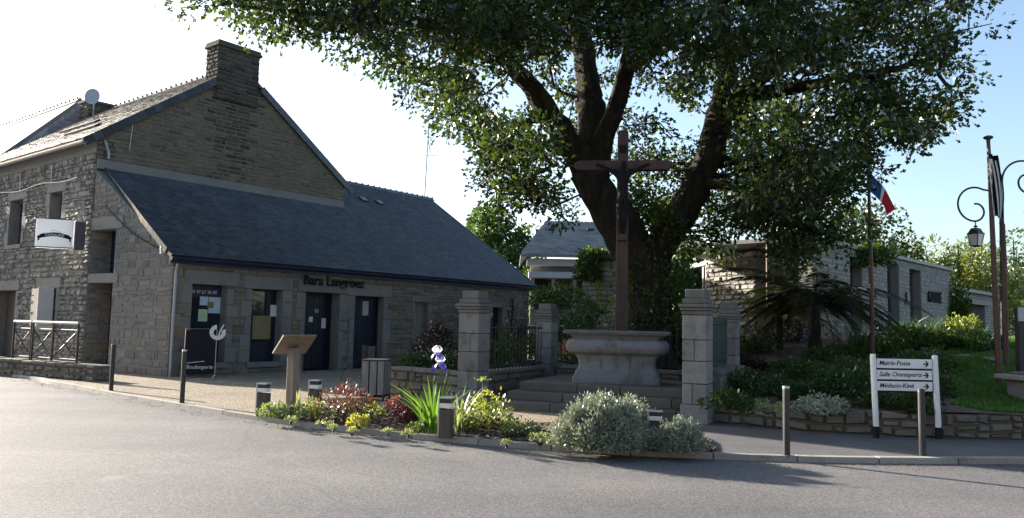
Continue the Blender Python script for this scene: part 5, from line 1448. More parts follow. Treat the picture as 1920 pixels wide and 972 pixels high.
def blades(name, label, cat, loc, n, h, spread, w, mat, group=None, lean=.35, parent=None, part='blade', base=.12, each=False):
    loc = np.asarray(loc, float); r = parent or thing(name, label, cat, loc, group)
    Vs, Fs, Ts = [], [], []; o = 0
    for k in range(n):
        a = NR.uniform(0, 2 * np.pi); d = np.array((math.cos(a), math.sin(a), 0)); hh = NR.uniform(*h); ln_ = NR.uniform(.05, lean); st = loc + d * NR.uniform(0, base) + np.array((0, 0, -.02))
        sd = np.array((-d[1], d[0], 0)); sd = unit(sd + NR.normal(0, .6, 3) * np.array((1, 1, 0))); ww = NR.uniform(*w) / 2; P = []
        for q in range(6):
            f = q / 5; c = st + d * (spread * ln_ * f ** 1.8 * hh * 2) + UP * (hh * (f - .12 * ln_ * f * f * 2)); wq = ww * (1 - f ** 3) * (.7 + .6 * f if f < .5 else 1)
            P += [c - sd * max(wq, .001), c + sd * max(wq, .001)]
        fs = [(2 * q, 2 * q + 1, 2 * q + 3, 2 * q + 2) for q in range(5)]
        tt_ = NR.random()
        if each:
            m = MB(); m.tint = tt_; m.add(P, fs); m.build(part, M[mat], r)
        else:
            Vs += P; Fs += [tuple(i + o for i in f) for f in fs]; Ts += [tt_] * 12; o += 12
    if not each: arrays(part + 's' if not part.endswith('s') else part, Vs, Fs, M[mat], r, Ts)
    return r

def frond_plant(name, label, cat, loc, n, length, mat, rise=.7, group=None, trunk_h=0.0, pin=26, pl=.22, droop=1.0, az=None, tr=.16):
    """fern: arching fronds, each with pairs of narrow leaflets, optionally on a trunk"""
    loc = np.asarray(loc, float); r = thing(name, label, cat, loc, group); top = loc + UP * trunk_h
    if trunk_h > 0:
        m = MB(); m.lathe(loc - UP * .1, [(tr * (1.25 - .3 * k / 8 + .1 * ((k * 7) % 3)), trunk_h * k / 8 + .0) for k in range(9)], 10); m.build('trunk', M['bark'], r, smooth=True)
    for k in range(n):
        a = (k + NR.uniform(-.3, .3)) * 2 * math.pi / n if az is None else RAD(NR.uniform(*az)); d = np.array((math.cos(a), math.sin(a), 0)); L_ = NR.uniform(*length); ri = rise * NR.uniform(.1, 1.5)
        s = np.linspace(0, 1, 14); pts = top + d * (L_ * s)[:, None] + UP * (L_ * (ri * s - droop * .75 * s ** 2))[:, None]
        tn = unit(np.gradient(pts, axis=0)); sd = unit(np.cross(tn, UP)); Vs, Fs, Ts = [], [], []
        T_ = Tris(); T_.tube(pts, np.linspace(.014, .004, 14), 4); base_V, base_F = T_.V[0], T_.F[0]
        q = np.linspace(.08, .98, pin); pp = np.stack([np.interp(q, s, pts[:, c]) for c in range(3)], 1); pt = np.stack([np.interp(q, s, tn[:, c]) for c in range(3)], 1); ps = np.stack([np.interp(q, s, sd[:, c]) for c in range(3)], 1)
        ll = pl * L_ * np.sin(np.pi * np.clip(q, .0, 1) ** .75) ** .8 + .02
        for sg in (-1, 1):
            dr = unit(ps * sg + pt * .5 - UP * .3 + NR.normal(0, .08, ps.shape)); wv = pt * (L_ / pin * .34)
            V = np.stack([pp - wv * .6, pp + wv * .6, pp + dr * ll[:, None] * .6 + wv * .4, pp + dr * ll[:, None] - UP * .03], 1).reshape(-1, 3); Vs.append(V)
        V = np.concatenate(Vs); F = np.arange(len(V)).reshape(-1, 4); F = np.concatenate([F, base_F + len(V)]); V = np.concatenate([V, base_V])
        arrays('frond', V, F, M[mat], r, np.full(len(V), NR.random()))
    return r

def simple_tree(name, label, loc, h, cr, n, mat, leaf=(.2, .4), trunk_r=.2, group=None, lumps=16, base=.25, asp=.55, cz=1.0):
    loc = np.asarray(loc, float); r = thing(name, label, 'tree', loc, group)
    c0 = loc + UP * h * (.5 + base / 2); rz = h * (1 - base) / 2
    lc = unit(NR.normal(size=(lumps, 3))) * NR.uniform(.35, .8, (lumps, 1)); lr = NR.uniform(.22, .42, lumps)
    w = NR.integers(0, lumps, n); dirs = unit(NR.normal(size=(n, 3))); P = lc[w] + dirs * (lr[w] * NR.uniform(.3, 1, n) ** .45)[:, None]
    P *= np.array((cr, cr, rz)); D = dirs + NR.normal(0, .6, (n, 3)) - UP * .2
    lz = NR.uniform(*leaf, n); V, F = leaf_quads(c0 + P, D, lz, lz * asp); arrays('crown', V, F, M[mat], r, np.repeat(np.clip(NR.normal(.5, .25, n), 0, 1), 4))
    T = Tris(); T.tube([loc - UP * .3, loc + UP * h * base, c0, c0 + UP * rz * .7], [trunk_r, trunk_r * .8, trunk_r * .45, .04], 8)
    for k in range(lumps): q = c0 + lc[k] * np.array((cr, cr, rz)); T.tube([loc + UP * h * (base + .1 * (k % 3)), (loc + UP * h * .5 + q) / 2, q], [trunk_r * .35, trunk_r * .22, .02], 5)
    T.build('trunk', M['bark'], r); return r

# ---------------------------------------------------------------- trees beyond
def bg(px, d): q = at(px, 600, d); return np.array((q[0], q[1], 0.06 if d < 60 else 0.0))
def top_z(px, py, d): return at(px, py, d)[2]
grp = 'trees beyond the buildings'
simple_tree('round_tree', 'round dark green tree rising behind the slate roof end', bg(935, 47), top_z(935, 384, 47), 3.1, 13000, 'tree_leaf', (.18, .34), .25, grp, base=.1)
simple_tree('leafy_tree', 'small pale leafy tree leaning beside the grey roofed house', bg(1003, 40), top_z(1000, 478, 40), 1.0, 1500, 'ivy_leaf', (.12, .22), .1, grp, base=.2)
simple_tree('thin_tree', 'thin wispy tree showing over the slate roof edge', bg(884, 52), top_z(884, 418, 52), .9, 500, 'tree_leaf', (.12, .22), .08, grp, base=.3)
simple_tree('oak_tree', 'dark oak behind the town hall roof beside the tricolour flag', bg(1600, 48), top_z(1585, 362, 48), 4.6, 7500, 'oak_leaf', (.2, .36), .4, grp, base=.25)
simple_tree('oak_tree', 'lower oak behind the town hall roof sloping down to sky', bg(1678, 52), top_z(1672, 420, 52), 2.6, 3500, 'oak_leaf', (.2, .36), .3, grp, base=.2)
for (px, py, d, cr, lab, mt, nn) in ((1800, 428, 50, 3.2, 'pale yellow green bamboo like tree behind the street lantern', 'bamboo_leaf', 6500), (1870, 440, 46, 3.0, 'pale bushy tree behind the brown flagpole', 'bamboo_leaf', 5500), (1765, 462, 54, 2.2, 'low pale tree at the town hall roof corner', 'bamboo_leaf', 3000), (1905, 415, 62, 4.0, 'dark evergreen tree above the pale bushy trees', 'tree_leaf', 5000), (1990, 425, 58, 4.0, 'dark evergreen tree beside the porch wing', 'tree_leaf', 4500)):
    simple_tree('bushy_tree', lab, bg(px, d), top_z(px, py, d), cr, nn, mt, (.18, .4), .25, grp, base=.08, asp=.3 if mt == 'bamboo_leaf' else .55)

simple_tree('leafy_tree', 'dark leafy tree seen between the oak trunk and the town hall', bg(1300, 36), top_z(1300, 440, 36), 1.7, 5000, 'tree_leaf', (.16, .3), .15, grp, base=.1)
simple_tree('leafy_tree', 'dark leafy tree close behind the oak trunk', bg(1235, 33), top_z(1235, 450, 33), 1.6, 4500, 'tree_leaf', (.16, .3), .15, grp, base=.1)
# hedges and planting under and beyond the oak
def gg(px, d): q = at(px, 600, d); return np.array((q[0], q[1], gz(q[0], q[1]) - .03))
bush('evergreen_shrub', 'dark clipped evergreen shrub behind the rear fence left of the trunk', 'shrub', gg(1098, 21.5), 1.0, .9, 1.5, 2600, 'shrub_leaf', (.06, .11), tint=lambda P: NR.random(len(P)) * .4)
bush('evergreen_shrub', 'dark evergreen shrub between rear pillar and shop end', 'shrub', gg(1045, 22.5), .9, .8, 1.25, 2200, 'shrub_leaf', (.06, .11), tint=lambda P: NR.random(len(P)) * .5)
bush('evergreen_shrub', 'leafy shrub growing beneath the oak beside the trunk', 'shrub', gg(1140, 20.0), .8, .7, .8, 1700, 'shrub_leaf', (.06, .11))
bush('evergreen_shrub', 'leafy shrub close behind the cross shaft', 'shrub', gg(1085, 19.3), .75, .6, .62, 1600, 'ivy_leaf', (.05, .1))
bush('evergreen_shrub', 'glossy broad leaved shrub right of the oak trunk', 'shrub', gg(1300, 19.0), .8, .7, 1.25, 1300, 'ivy_leaf', (.12, .24), asp=.4)
bush('climbing_ivy', 'bright ivy spilling over the rough stone wall behind oak', 'ivy', at(1098, 505, 26.8) - UP * .4, .45, .4, 1.0, 1400, 'ivy_leaf', (.08, .16), lumps=12)
bush('climbing_ivy', 'ivy curtain along the top of the rough stone wall', 'ivy', at(1125, 490, 26.7), 1.0, .4, .45, 1300, 'ivy_leaf', (.08, .16), lumps=12)
bush('climbing_ivy', 'sunny ivy mound beneath the grey house windows', 'ivy', at(1050, 548, 26.0) - UP * .5, 1.1, .7, .85, 1800, 'ivy_leaf', (.08, .16), lumps=14)
frond_plant('garden_fern', 'bright upright fern catching sun beside the oak trunk', 'fern', at(1130, 570, 23.0) - UP * .3, 14, (1.0, 1.5), 'fern_leaf', rise=1.3, pin=22, pl=.14)
m_ = bush('orange_flowers', 'small clump of orange flowers behind the rear pillar', 'flowers', gg(1060, 20.6), .22, .2, .55, 160, 'orange_petal', (.06, .1), stems=4)
# planting behind the low rubble wall and inside the side fence
def bedp(px, py, d): q = at(px, py, d); return np.array((q[0], q[1], PZ + .44))
bush('red_shrub', 'dark red leaved shrub against the shop wall', 'shrub', bedp(812, 680, 17.6), .72, .6, 1.12, 2600, 'dark_red_leaf', (.05, .1), lumps=14)
bush('green_shrub', 'low green shrub behind the rubble wall beside the bin', 'shrub', bedp(790, 690, 16.9), .55, .4, .48, 1500, 'shrub_leaf', (.05, .09), tint=lambda P: NR.random(len(P)) * .6)
bush('green_shrub', 'rough green shrub between the red shrub and left pillar', 'shrub', bedp(842, 690, 16.4), .4, .4, .75, 1200, 'shrub_leaf', (.04, .08), tint=lambda P: NR.random(len(P)) * .4)
bush('hedge_shrub', 'dense green hedge plant behind the side fence by the pillar', 'shrub', bedp(930, 690, 17.6), .6, .55, 1.1, 2400, 'shrub_leaf', (.05, .09), tint=lambda P: NR.random(len(P)) * .5)
bush('hedge_shrub', 'dense green hedge plant behind the side fence by rear pillar', 'shrub', bedp(972, 690, 18.6), .65, .6, 1.0, 2400, 'shrub_leaf', (.05, .09), tint=lambda P: NR.random(len(P)) * .5)
simple_tree('sapling', 'bare young tree with few leaves before the shop end', bedp(958, 690, 19.0), 1.9, .4, 160, 'dark_red_leaf', (.05, .09), .03, None, lumps=8, base=.3)

# ---------------------------------------------------------------- flower bed along the kerb
def bz(px, py):
    q = gp(px, py, PZ + .06); return q
bush('green_shrub', 'low light green shrub beside the wooden post near the kerb end', 'shrub', bz(527, 782), .34, .24, .24, 1100, 'variegated_leaf', (.03, .06), tint=lambda P: NR.random(len(P)) * .45)
bush('variegated_shrub', 'pale variegated shrub with upright tip beside red plant', 'shrub', bz(585, 785), .3, .24, .3, 900, 'variegated_leaf', (.03, .06))
blades('variegated_shoots', 'narrow pale upright shoots beside the lectern foot', 'plant', bz(557, 776), 14, (.25, .45), .12, (.02, .035), 'pale_blade', lean=.2, base=.04)
bush('nandina', 'red tipped leafy shrub between the light posts', 'shrub', bz(642, 788), .5, .34, .56, 1900, 'red_leaf', (.03, .075), asp=.32, lumps=16, tint=lambda P: np.clip(P[:, 2] * .9 + NR.normal(0, .15, len(P)), 0, 1))
bush('yellow_plant', 'small bright yellow leaved plant low by the kerb', 'plant', bz(674, 800), .17, .14, .17, 420, 'yellow_leaf', (.03, .055))
bush('lime_plant', 'small lime green plant beside the red tipped shrub', 'plant', bz(697, 785), .12, .12, .25, 160, 'lime_leaf', (.04, .07))
bush('sage_clump', 'small grey green clump between red and purple shrubs', 'plant', bz(712, 783), .2, .16, .2, 420, 'variegated_leaf', (.03, .05))
bush('barberry', 'rounded purple red barberry shrub in the kerb bed', 'shrub', bz(752, 792), .33, .28, .4, 1500, 'purple_leaf', (.03, .055), asp=.65, lumps=12, tint=lambda P: np.clip(P[:, 2] * .7 + NR.normal(.1, .2, len(P)), 0, 1))
iris_loc = bz(812, 808)
iris = blades('iris_clump', 'bright green sword leaved iris clump with tall white and violet flowers', 'iris', iris_loc, 46, (.4, .78), 1.0, (.03, .05), 'iris_leaf', lean=.5, base=.14, each=True)
for (px, py, bx) in ((820, 664, 829), (826, 682, 834)):
    top = at(px, py, iris_loc[1]); bot = at(bx, 800, iris_loc[1]); m = MB(); m.tube([bot, at((px + bx) / 2 + 3, 730, iris_loc[1]), top - UP * .02], [.012, .010, .008], 6); st = m.build('flower_stem', M['stem'], iris)
    for kk in range(6):
        a = kk * math.pi / 3 + .3; d = np.array((math.cos(a), math.sin(a), 0)); up = kk % 2 == 0; P = []
        for q in range(5):
            f = q / 4; w_ = .05 * math.sin(math.pi * min(.97, f * .8 + .12))
            c = top + (d * .06 * math.sin(math.pi * f * .9) + UP * (.115 * f)) if up else top + d * .078 * math.sin(f * 1.7) + UP * (.02 - .10 * f ** 1.6)
            sd = np.array((-d[1], d[0], 0)) * w_; P += [c - sd, c + sd * .2 + d * .008, c + sd]
        fs = [(3 * q + e, 3 * q + e + 1, 3 * q + e + 4, 3 * q + e + 3) for q in range(4) for e in (0, 1)]
        m = MB(); m.tint = rnd.random(); m.add(P, fs); m.build('petal', M['white_petal' if up else 'violet_petal'], iris)
for (px, py) in ((812, 692), (835, 692), (838, 708), (815, 712), (832, 735)):
    q = at(px, py, iris_loc[1]); m = MB(); m.lathe(q, [(.005, -.05), (.018, -.01), (.014, .03), (.002, .06)], 7); m.build('bud', M['violet_petal'] if py < 700 else M['stem'], iris)
blades('grey_iris', 'grey green sword leaves with dry white tips behind the light post', 'iris', bz(858, 806), 26, (.35, .68), 1.0, (.025, .04), 'pale_blade', lean=.6, base=.1)
bush('low_green_mat', 'low dense green mat at the foot of the iris leaves', 'plant', bz(783, 808), .2, .14, .12, 500, 'ivy_leaf', (.02, .04))
bush('sunlit_shrub', 'open yellow green shrub with long twigs beside the left pillar', 'shrub', bz(912, 803), .42, .32, .55, 1000, 'lime_leaf', (.04, .08), lumps=16, stems=14, tint=lambda P: np.clip(P[:, 2] * .8 + NR.normal(.0, .25, len(P)), 0, 1))
m = MB(); q = bz(905, 800); tq = at(905, 712, q[1]); m.tube([q, tq], [.007, .004], 5)
fl = thing('umbel_flower', 'single tall stalk with small flat yellow flower head', 'flower', q); m.build('stalk', M['stem'], fl)
V_, F_ = leaf_quads(tq + NR.normal(0, 1, (60, 3)) * np.array((.05, .05, .012)), NR.normal(0, 1, (60, 3)) + UP, .03, .02); arrays('flower_head', V_, F_, M['lime_leaf'], fl, np.repeat(NR.random(60), 4))
bush('dry_perennial', 'thin brownish perennial clump with bare twigs on the mulch', 'plant', bz(972, 816), .3, .22, .26, 500, 'shrub_leaf', (.02, .05), lumps=12, stems=14)
bush('dry_perennial', 'low olive plant beside the big silver bush', 'plant', bz(1012, 832), .2, .16, .14, 300, 'variegated_leaf', (.02, .045))
for (px, py, s_, lab) in ((545, 792, .1, 'tiny pale tuft before the low light green shrub'), (610, 798, .12, 'tiny pale tuft before the variegated shrub'), (625, 806, .09, 'tiny pale tuft at the kerb before the red tipped shrub'), (660, 812, .08, 'tiny pale tuft at the kerb before the yellow plant'), (728, 812, .08, 'tiny pale tuft at the kerb left of the barberry'), (765, 818, .09, 'tiny pale tuft at the kerb between barberry and iris'), (950, 836, .08, 'tiny pale tuft at the kerb below the dry perennials')):
    bush('groundcover_tuft', lab, 'plant', bz(px, py), s_, s_ * .8, s_ * .7, 130, 'variegated_leaf', (.02, .04), group='ground cover tufts along the kerb', stems=3)
def silver(loc, rx, ry, rz, n, label):
    """silver artemisia: finely cut leaves on many upright shoots"""
    loc = np.asarray(loc, float); r = thing('silver_bush', label, 'shrub', loc)
    sh = n // 26; u_r = NR.normal(size=(sh, 3)); u_r[:, 2] = np.abs(u_r[:, 2]); u_r = unit(u_r); lump = 1 + .16 * np.sin(u_r[:, 0] * 7 + 1) * np.cos(u_r[:, 1] * 6 + u_r[:, 2] * 5) + NR.normal(0, .07, sh)
    tip = u_r * np.array((rx, ry, rz)) * (lump * NR.uniform(.6, 1, sh) ** .35)[:, None]
    C, D = [], []
    for k in range(sh):
        f = NR.uniform(.62, 1.0, 26); C.append(loc + tip[k] * f[:, None] + NR.normal(0, .022, (26, 3))); D.append(u_r[k] * .9 + NR.normal(0, .6, (26, 3)) + UP * .25)
    C = np.concatenate(C); D = np.concatenate(D); k = len(C); C[:, 2] = np.maximum(C[:, 2], loc[2] + .01); lz = NR.uniform(.03, .06, k); V, F = leaf_quads(C, D, lz, lz * .34)
    arrays('foliage', V, F, M['silver_leaf'], r, np.repeat(np.clip(NR.normal(.5, .25, k), 0, 1), 4))
    T = Tris()
    for k in range(40): T.tube([loc, loc + tip[k] * .5, loc + tip[k] * .92], [.012, .008, .003], 4)
    T.build('stem', M['twig'], r)
silver(bz(1126, 838), .60, .45, .58, 42000, 'big rounded silver leaved bush beside the kerb')
silver(bz(1180, 828), .42, .36, .52, 15000, 'taller silver leaved bush just behind the right light post')
silver(bz(1272, 842), .31, .27, .32, 13000, 'smaller silver leaved bush at the gate pillar foot')

# ---------------------------------------------------------------- raised garden planting
def gq(px, py): return gground(px, py)
for (px, py, rx, rz, mt, lab, nn, lf) in (
    (1400, 742, .62, .5, 'shrub_leaf', 'spreading green shrub on the slope beside the right gate pillar', 2200, (.05, .1)),
    (1362, 764, .42, .28, 'shrub_leaf', 'low dark green mound at the retaining wall by the pillar', 1300, (.04, .08)),
    (1440, 768, .3, .2, 'variegated_leaf', 'small grey green tuft on the bark by the wall', 500, (.03, .06)),
    (1592, 742, .66, .55, 'shrub_leaf', 'tall green shrub on the slope left of the direction sign', 2400, (.05, .1)),
    (1540, 772, .42, .3, 'silver_leaf', 'blue green lavender mound above the retaining wall', 1500, (.03, .06)),
    (1650, 765, .4, .3, 'shrub_leaf', 'green shrub low behind the left sign post', 1300, (.04, .08)),
    (1720, 770, .35, .28, 'shrub_leaf', 'dark shrub low behind the right sign post', 1100, (.04, .08)),
    (1480, 700, .6, .4, 'shrub_leaf', 'spreading dark shrub beneath the tree fern', 1600, (.05, .1)),
    (1560, 680, .7, .5, 'shrub_leaf', 'green shrub beside the tree fern trunk', 1900, (.05, .1)),
    (1640, 668, .8, .55, 'ivy_leaf', 'leafy green mass behind the direction sign', 2300, (.06, .11)),
    (1700, 652, .9, .6, 'ivy_leaf', 'sunlit green planting before the town hall slots', 2500, (.06, .11)),
    (1765, 650, .8, .55, 'ivy_leaf', 'sunlit planting before the town hall lettering', 2200, (.06, .11)),
    (1840, 655, .7, .5, 'shrub_leaf', 'grey green shrub before the dark porch', 1500, (.05, .1)),
    (1420, 660, .55, .7, 'shrub_leaf', 'dark shrub behind the rear gate pillar', 1700, (.05, .1)),
    (1480, 640, .7, .9, 'dark_red_leaf', 'dark bronze shrub under the sunlit fern', 1700, (.05, .1))):
    q = gq(px, py); bush('garden_shrub', lab, 'shrub', q - UP * .04, rx, rx * .8, rz, nn, mt, lf, lumps=12, group='shrubs of the raised garden', tint=(lambda P: NR.random(len(P)) * .6) if mt == 'shrub_leaf' else None)
for (px, py, rx, rz, mt, lab) in ((1380, 720, .5, .45, 'shrub_leaf', 'deep green shrub below the rear gate pillar on the slope'), (1455, 735, .5, .35, 'shrub_leaf', 'low spreading green shrub midway up the slope'), (1505, 745, .45, .3, 'shrub_leaf', 'low green shrub above the lavender mound'),
    (1560, 722, .6, .45, 'shrub_leaf', 'thick green shrub above the tall sign-side shrub'), (1625, 715, .6, .5, 'shrub_leaf', 'thick dark shrub behind the left sign post top'), (1690, 722, .6, .45, 'shrub_leaf', 'thick dark shrub behind the sign panels'), (1740, 740, .45, .4, 'shrub_leaf', 'dark shrub at the lawn edge behind the sign'),
    (1520, 712, .6, .4, 'ivy_leaf', 'green leafy mat below the tree fern'), (1400, 695, .6, .4, 'dark_red_leaf', 'dark low shrub behind the spreading slope shrub'), (1740, 690, .7, .45, 'ivy_leaf', 'leafy shrub above the right sign post'), (1600, 700, .6, .4, 'ivy_leaf', 'leafy mat left of the sign on the upper slope')):
    q = gq(px, py); bush('garden_shrub', lab, 'shrub', q - UP * .04, rx, rx * .8, rz, 2000, mt, (.045, .09), lumps=14, group='shrubs of the raised garden', tint=lambda P: NR.random(len(P)) * .6)
q = gq(1805, 648); bush('lime_shrub', 'bright yellow green shrub glowing before the dark porch', 'shrub', q + UP * .1, .42, .4, .75, 900, 'lime_leaf', (.07, .12), lumps=8)
for (px, py, lab) in ((1610, 655, 'grassy tuft right of the tree fern'), (1690, 642, 'grassy tuft below the middle window slots of the town hall'), (1740, 640, 'grassy tuft below the town hall lettering'), (1790, 645, 'grassy tuft beside the bright yellow green shrub'), (1830, 662, 'grassy tuft before the dark porch beside the flagpole')):
    blades('tall_grass', lab, 'grass tuft', gq(px, py), 60, (.4, .8), .9, (.015, .03), 'grass_blade', 'grassy tufts before the town hall', lean=.6, base=.25)
# tree fern and the sunlit fern left of it
qf = gq(1528, 662); 
frond_plant('tree_fern', 'dark spreading tree fern on a short shaggy trunk', 'tree fern', qf, 64, (1.3, 2.7), 'dark_frond', rise=.72, trunk_h=1.15, pin=54, pl=.17, droop=1.0, tr=.12)
qf2 = gq(1462, 655); frond_plant('light_fern', 'light green arching fern shrub beside the tree fern', 'tree fern', qf2, 20, (1.1, 1.6), 'fern_leaf', rise=.75, trunk_h=.9, pin=30, pl=.2, droop=1.0, tr=.07)
# climbers on the town hall
bush('climbing_ivy', 'bright green ivy cloaking the town hall corner beside porch', 'ivy', flat(Pe, MZ0 + .2) + mn * .1, .75, .5, 2.9, 3200, 'ivy_leaf', (.1, .2), lumps=18)
bush('climbing_ivy', 'hanging ivy tuft on the town hall roof edge by the flag', 'ivy', Pm0 + u * 1.0 + UP * (MH - .5) + mn * .1, 1.3, .4, .8, 1700, 'ivy_leaf', (.1, .2), lumps=14)
bush('climbing_ivy', 'sunlit climber hanging beside the round white emblem', 'ivy', at(1545, 520, 24.0) - UP * .6, .55, .5, 1.5, 1700, 'ivy_leaf', (.09, .18), lumps=14)
# lawn on the right
pts = []
lx = [gground(1768, 690), gground(1790, 770), gground(1960, 772), gground(1960, 700)]
lx = [np.array(p[:2]) for p in lx]
poly = [tuple(p) for p in lx] + []
print('lawn', poly)
xs = NR.uniform(6.5, 13, 400000); ys = NR.uniform(11.5, 20, 400000)
h, d = hgt(xs, ys); pr = np.stack([xs, ys, h], 1); vv = pr - CO; wv = vv @ CF; ppx = CX + FPX * (vv @ CR) / wv; ppy = CY - FPX * (vv @ CU) / wv
edge = np.interp(ys, [12.1, 13, 14.5, 16, 18, 20], [7.0, 7.35, 8.1, 8.95, 10.1, 11.2])
ok = (xs > edge + .1 * np.sin(ys * 5)) & (d > .12) & (xs < 12.9) & (ys < 19.5); G = pr[ok][:90000]; k = len(G)
hh = NR.uniform(.03, .065, k)[:, None]; a = NR.uniform(0, 2 * np.pi, k); sd = np.stack([np.cos(a), np.sin(a), 0 * a], 1) * .011; ln_ = NR.normal(0, .025, (k, 3)) * np.array((1, 1, 0))
V_ = np.stack([G - sd, G + sd, G + UP * hh + ln_], 1).reshape(-1, 3); go = stuff(arrays('lawn_grass', V_, np.arange(3 * k).reshape(-1, 3), M['lawn_blade'], None, np.repeat(NR.random(k), 3)))
tag(go, 'short mown green lawn on the slope by the flagpoles', 'grass')
# ---------------------------------------------------------------- steel bollards
def bollard(loc, h, r, label, silver_top=False):
    o = thing('bollard', label, 'bollard', loc, 'dark steel bollards along the pavement')
    loc = np.asarray(loc); m = MB(); m.lathe(loc - UP * .05, [(r, 0), (r, h), (r * .96, h + .012), (r * .9, h + .02)], 16); m.build('post', M['dark_grey_metal'], o)
    m = MB(); m.lathe(loc + UP * (h - .035), [(r * 1.06, 0), (r * 1.06, .018), (r * 1.0, .024), (r * .3, .03)], 16); m.build('cap', M['steel'] if silver_top else M['dark_grey_metal'], o)
    m = MB(); m.lathe(loc - UP * .01, [(r * 1.5, 0), (r * 1.5, .012), (r * 1.1, .02)], 16); m.build('collar', M['dark_grey_metal'], o)
for (px, yt, yb, lab, st) in ((208, 645, 733, 'dark bollard standing before the recessed blue door', False), (341, 655, 757, 'dark bollard standing before the black swing board', True),
                              (1475, 723, 855, 'dark bollard on the path before the retaining wall', True), (1730, 728, 856, 'dark bollard between the two legs of the direction sign', False)):
    q = gp(px, yb, PZ); h = at(px, yt, q[1])[2] - PZ; bollard(q, min(h, 1.02), .042, lab, st)

# ---------------------------------------------------------------- wooden light posts
def light_post(px, yt, yb, label):
    q = gp(px, yb, PZ + .03); h = at(px, yt, q[1])[2] - q[2]; w = .085; rz = -.25
    o = thing('light_post', label, 'light post', q, 'short wooden light posts in the flower bed')
    m = MB(); m.box(q + UP * (h * .36 - .02), (w * 2, w * 1.6, h * .72), rz); m.build('post', M['wood_brown'], o, bevel=.008)
    m = MB(); m.box(q + UP * (h * .78), (w * 1.9, w * 1.5, h * .12), rz); m.build('diffuser', M['lamp_glass'], o, bevel=.006)
    m = MB(); m.box(q + UP * (h * .9), (w * 1.7, w * 1.3, h * .11), rz); m.build('lamp_housing', M['dark_grey_metal'], o)
    m = MB(); m.box(q + UP * (h * .975), (w * 2.1, w * 1.7, .022), rz); m.build('cap', M['steel'], o, bevel=.005)
    off = np.array((-math.cos(rz), -math.sin(rz), 0)) * (w * 1.04); m = MB(); m.box(q + off + UP * (h * .5), (.02, w * 1.5, h * .97), rz); m.build('side_strip', M['steel'], o)
light_post(493, 718, 778, 'wooden light post at the kerb end beside light green shrub')
light_post(590, 712, 772, 'wooden light post behind the red tipped shrub')
light_post(836, 744, 818, 'wooden light post in front of the iris leaves')
light_post(1229, 769, 838, 'wooden light post between the silver bushes')

# ---------------------------------------------------------------- lectern
q = gp(547, 768, PZ); h = at(547, 650, q[1])[2] - PZ
lec = thing('information_lectern', 'wooden information lectern with slanted board on thick post', 'lectern', q)
m = MB(); m.box(q + UP * (h * .5 - .02), (.17, .15, h), -.55); m.build('post', M['wood_warm'], lec, bevel=.012)
lr = -.62; bx_ = np.array((math.cos(lr), math.sin(lr), 0)); by_ = np.array((-math.sin(lr), math.cos(lr), 0))
tc = q + UP * (h + .04)
# the board tilts so that its reading side faces away from the street
sx = np.array((.80, .45, 0)); sx /= np.linalg.norm(sx); sl_ = np.array((-.62, .42, -.48)); 
sl_ = unit(np.array((-.52, .60, -.62))); sx = unit(np.cross(sl_, UP)); nb_ = unit(np.cross(sx, sl_)); nb_ = nb_ if nb_[2] > 0 else -nb_
m = MB(); m.obox(tc - sl_ * .26 - sx * .30 - nb_ * .02, sl_ * .52, sx * .60, nb_ * .035); bd = m.build('board', M['wood_warm'], lec, bevel=.006)
m = MB(); m.obox(tc - sl_ * .23 - sx * .27 + nb_ * .016, sl_ * .46, sx * .54, nb_ * .006); m.build('panel', M['paper_white'], bd)

# ---------------------------------------------------------------- litter bin with wooden slats
q = gp(704, 750, PZ); h = at(704, 675, q[1])[2] - PZ
bn = thing('litter_bin', 'square litter bin of grey upright wooden slats', 'bin', q)
rb = -.12; W2 = .215
cx_, cy_ = math.cos(rb), math.sin(rb)
m = MB(); m.box(q + UP * (h * .5 + .03), (W2 * 1.86, W2 * 1.86, h - .08), rb); m.build('liner', M['ink'], bn)
for sd in range(4):
    a = rb + sd * math.pi / 2; d = np.array((math.sin(a), -math.cos(a), 0)); e = np.array((math.cos(a), math.sin(a), 0))
    for k in (-1, 0, 1):
        m = MB(); m.tint = rnd.random(); m.box(q + d * W2 + e * k * .16 + UP * (h * .5 + .05), (.135, .025, h - .13), a); m.build('slat', M['wood_grey'], bn, bevel=.004)
    m = MB(); m.box(q + d * W2 * .98 + e * W2 * .98 + UP * h * .5, (.03, .03, h), a); m.build('corner_post', M['black_metal'], bn)
m = MB(); m.box(q + UP * (h + .0), (W2 * 2.2, W2 * 2.2, .03), rb); m.build('lid', M['dark_grey_metal'], bn, bevel=.006)

# ---------------------------------------------------------------- post with box and hanging hose beside the bin
q = gp(680, 742, PZ); h = at(682, 648, q[1])[2] - PZ
sp = thing('service_post', 'dark metal post with small box and looping cable', 'post', q)
m = MB(); m.box(q + UP * (h * .5), (.09, .09, h), .2); m.build('post', M['black_metal'], sp)
m = MB(); m.box(q + np.array((.14, .03, h - .18)), (.16, .1, .32), .2); m.build('box', M['dark_grey_metal'], sp, bevel=.01)
m = MB(); m.tube([q + np.array((-.05 - .30 * math.sin(math.pi * k / 12) - .02 * k, .1, h - .25 - (h - .30) * k / 12)) for k in range(13)], .008, 6); m.build('cable', M['ink'], sp)

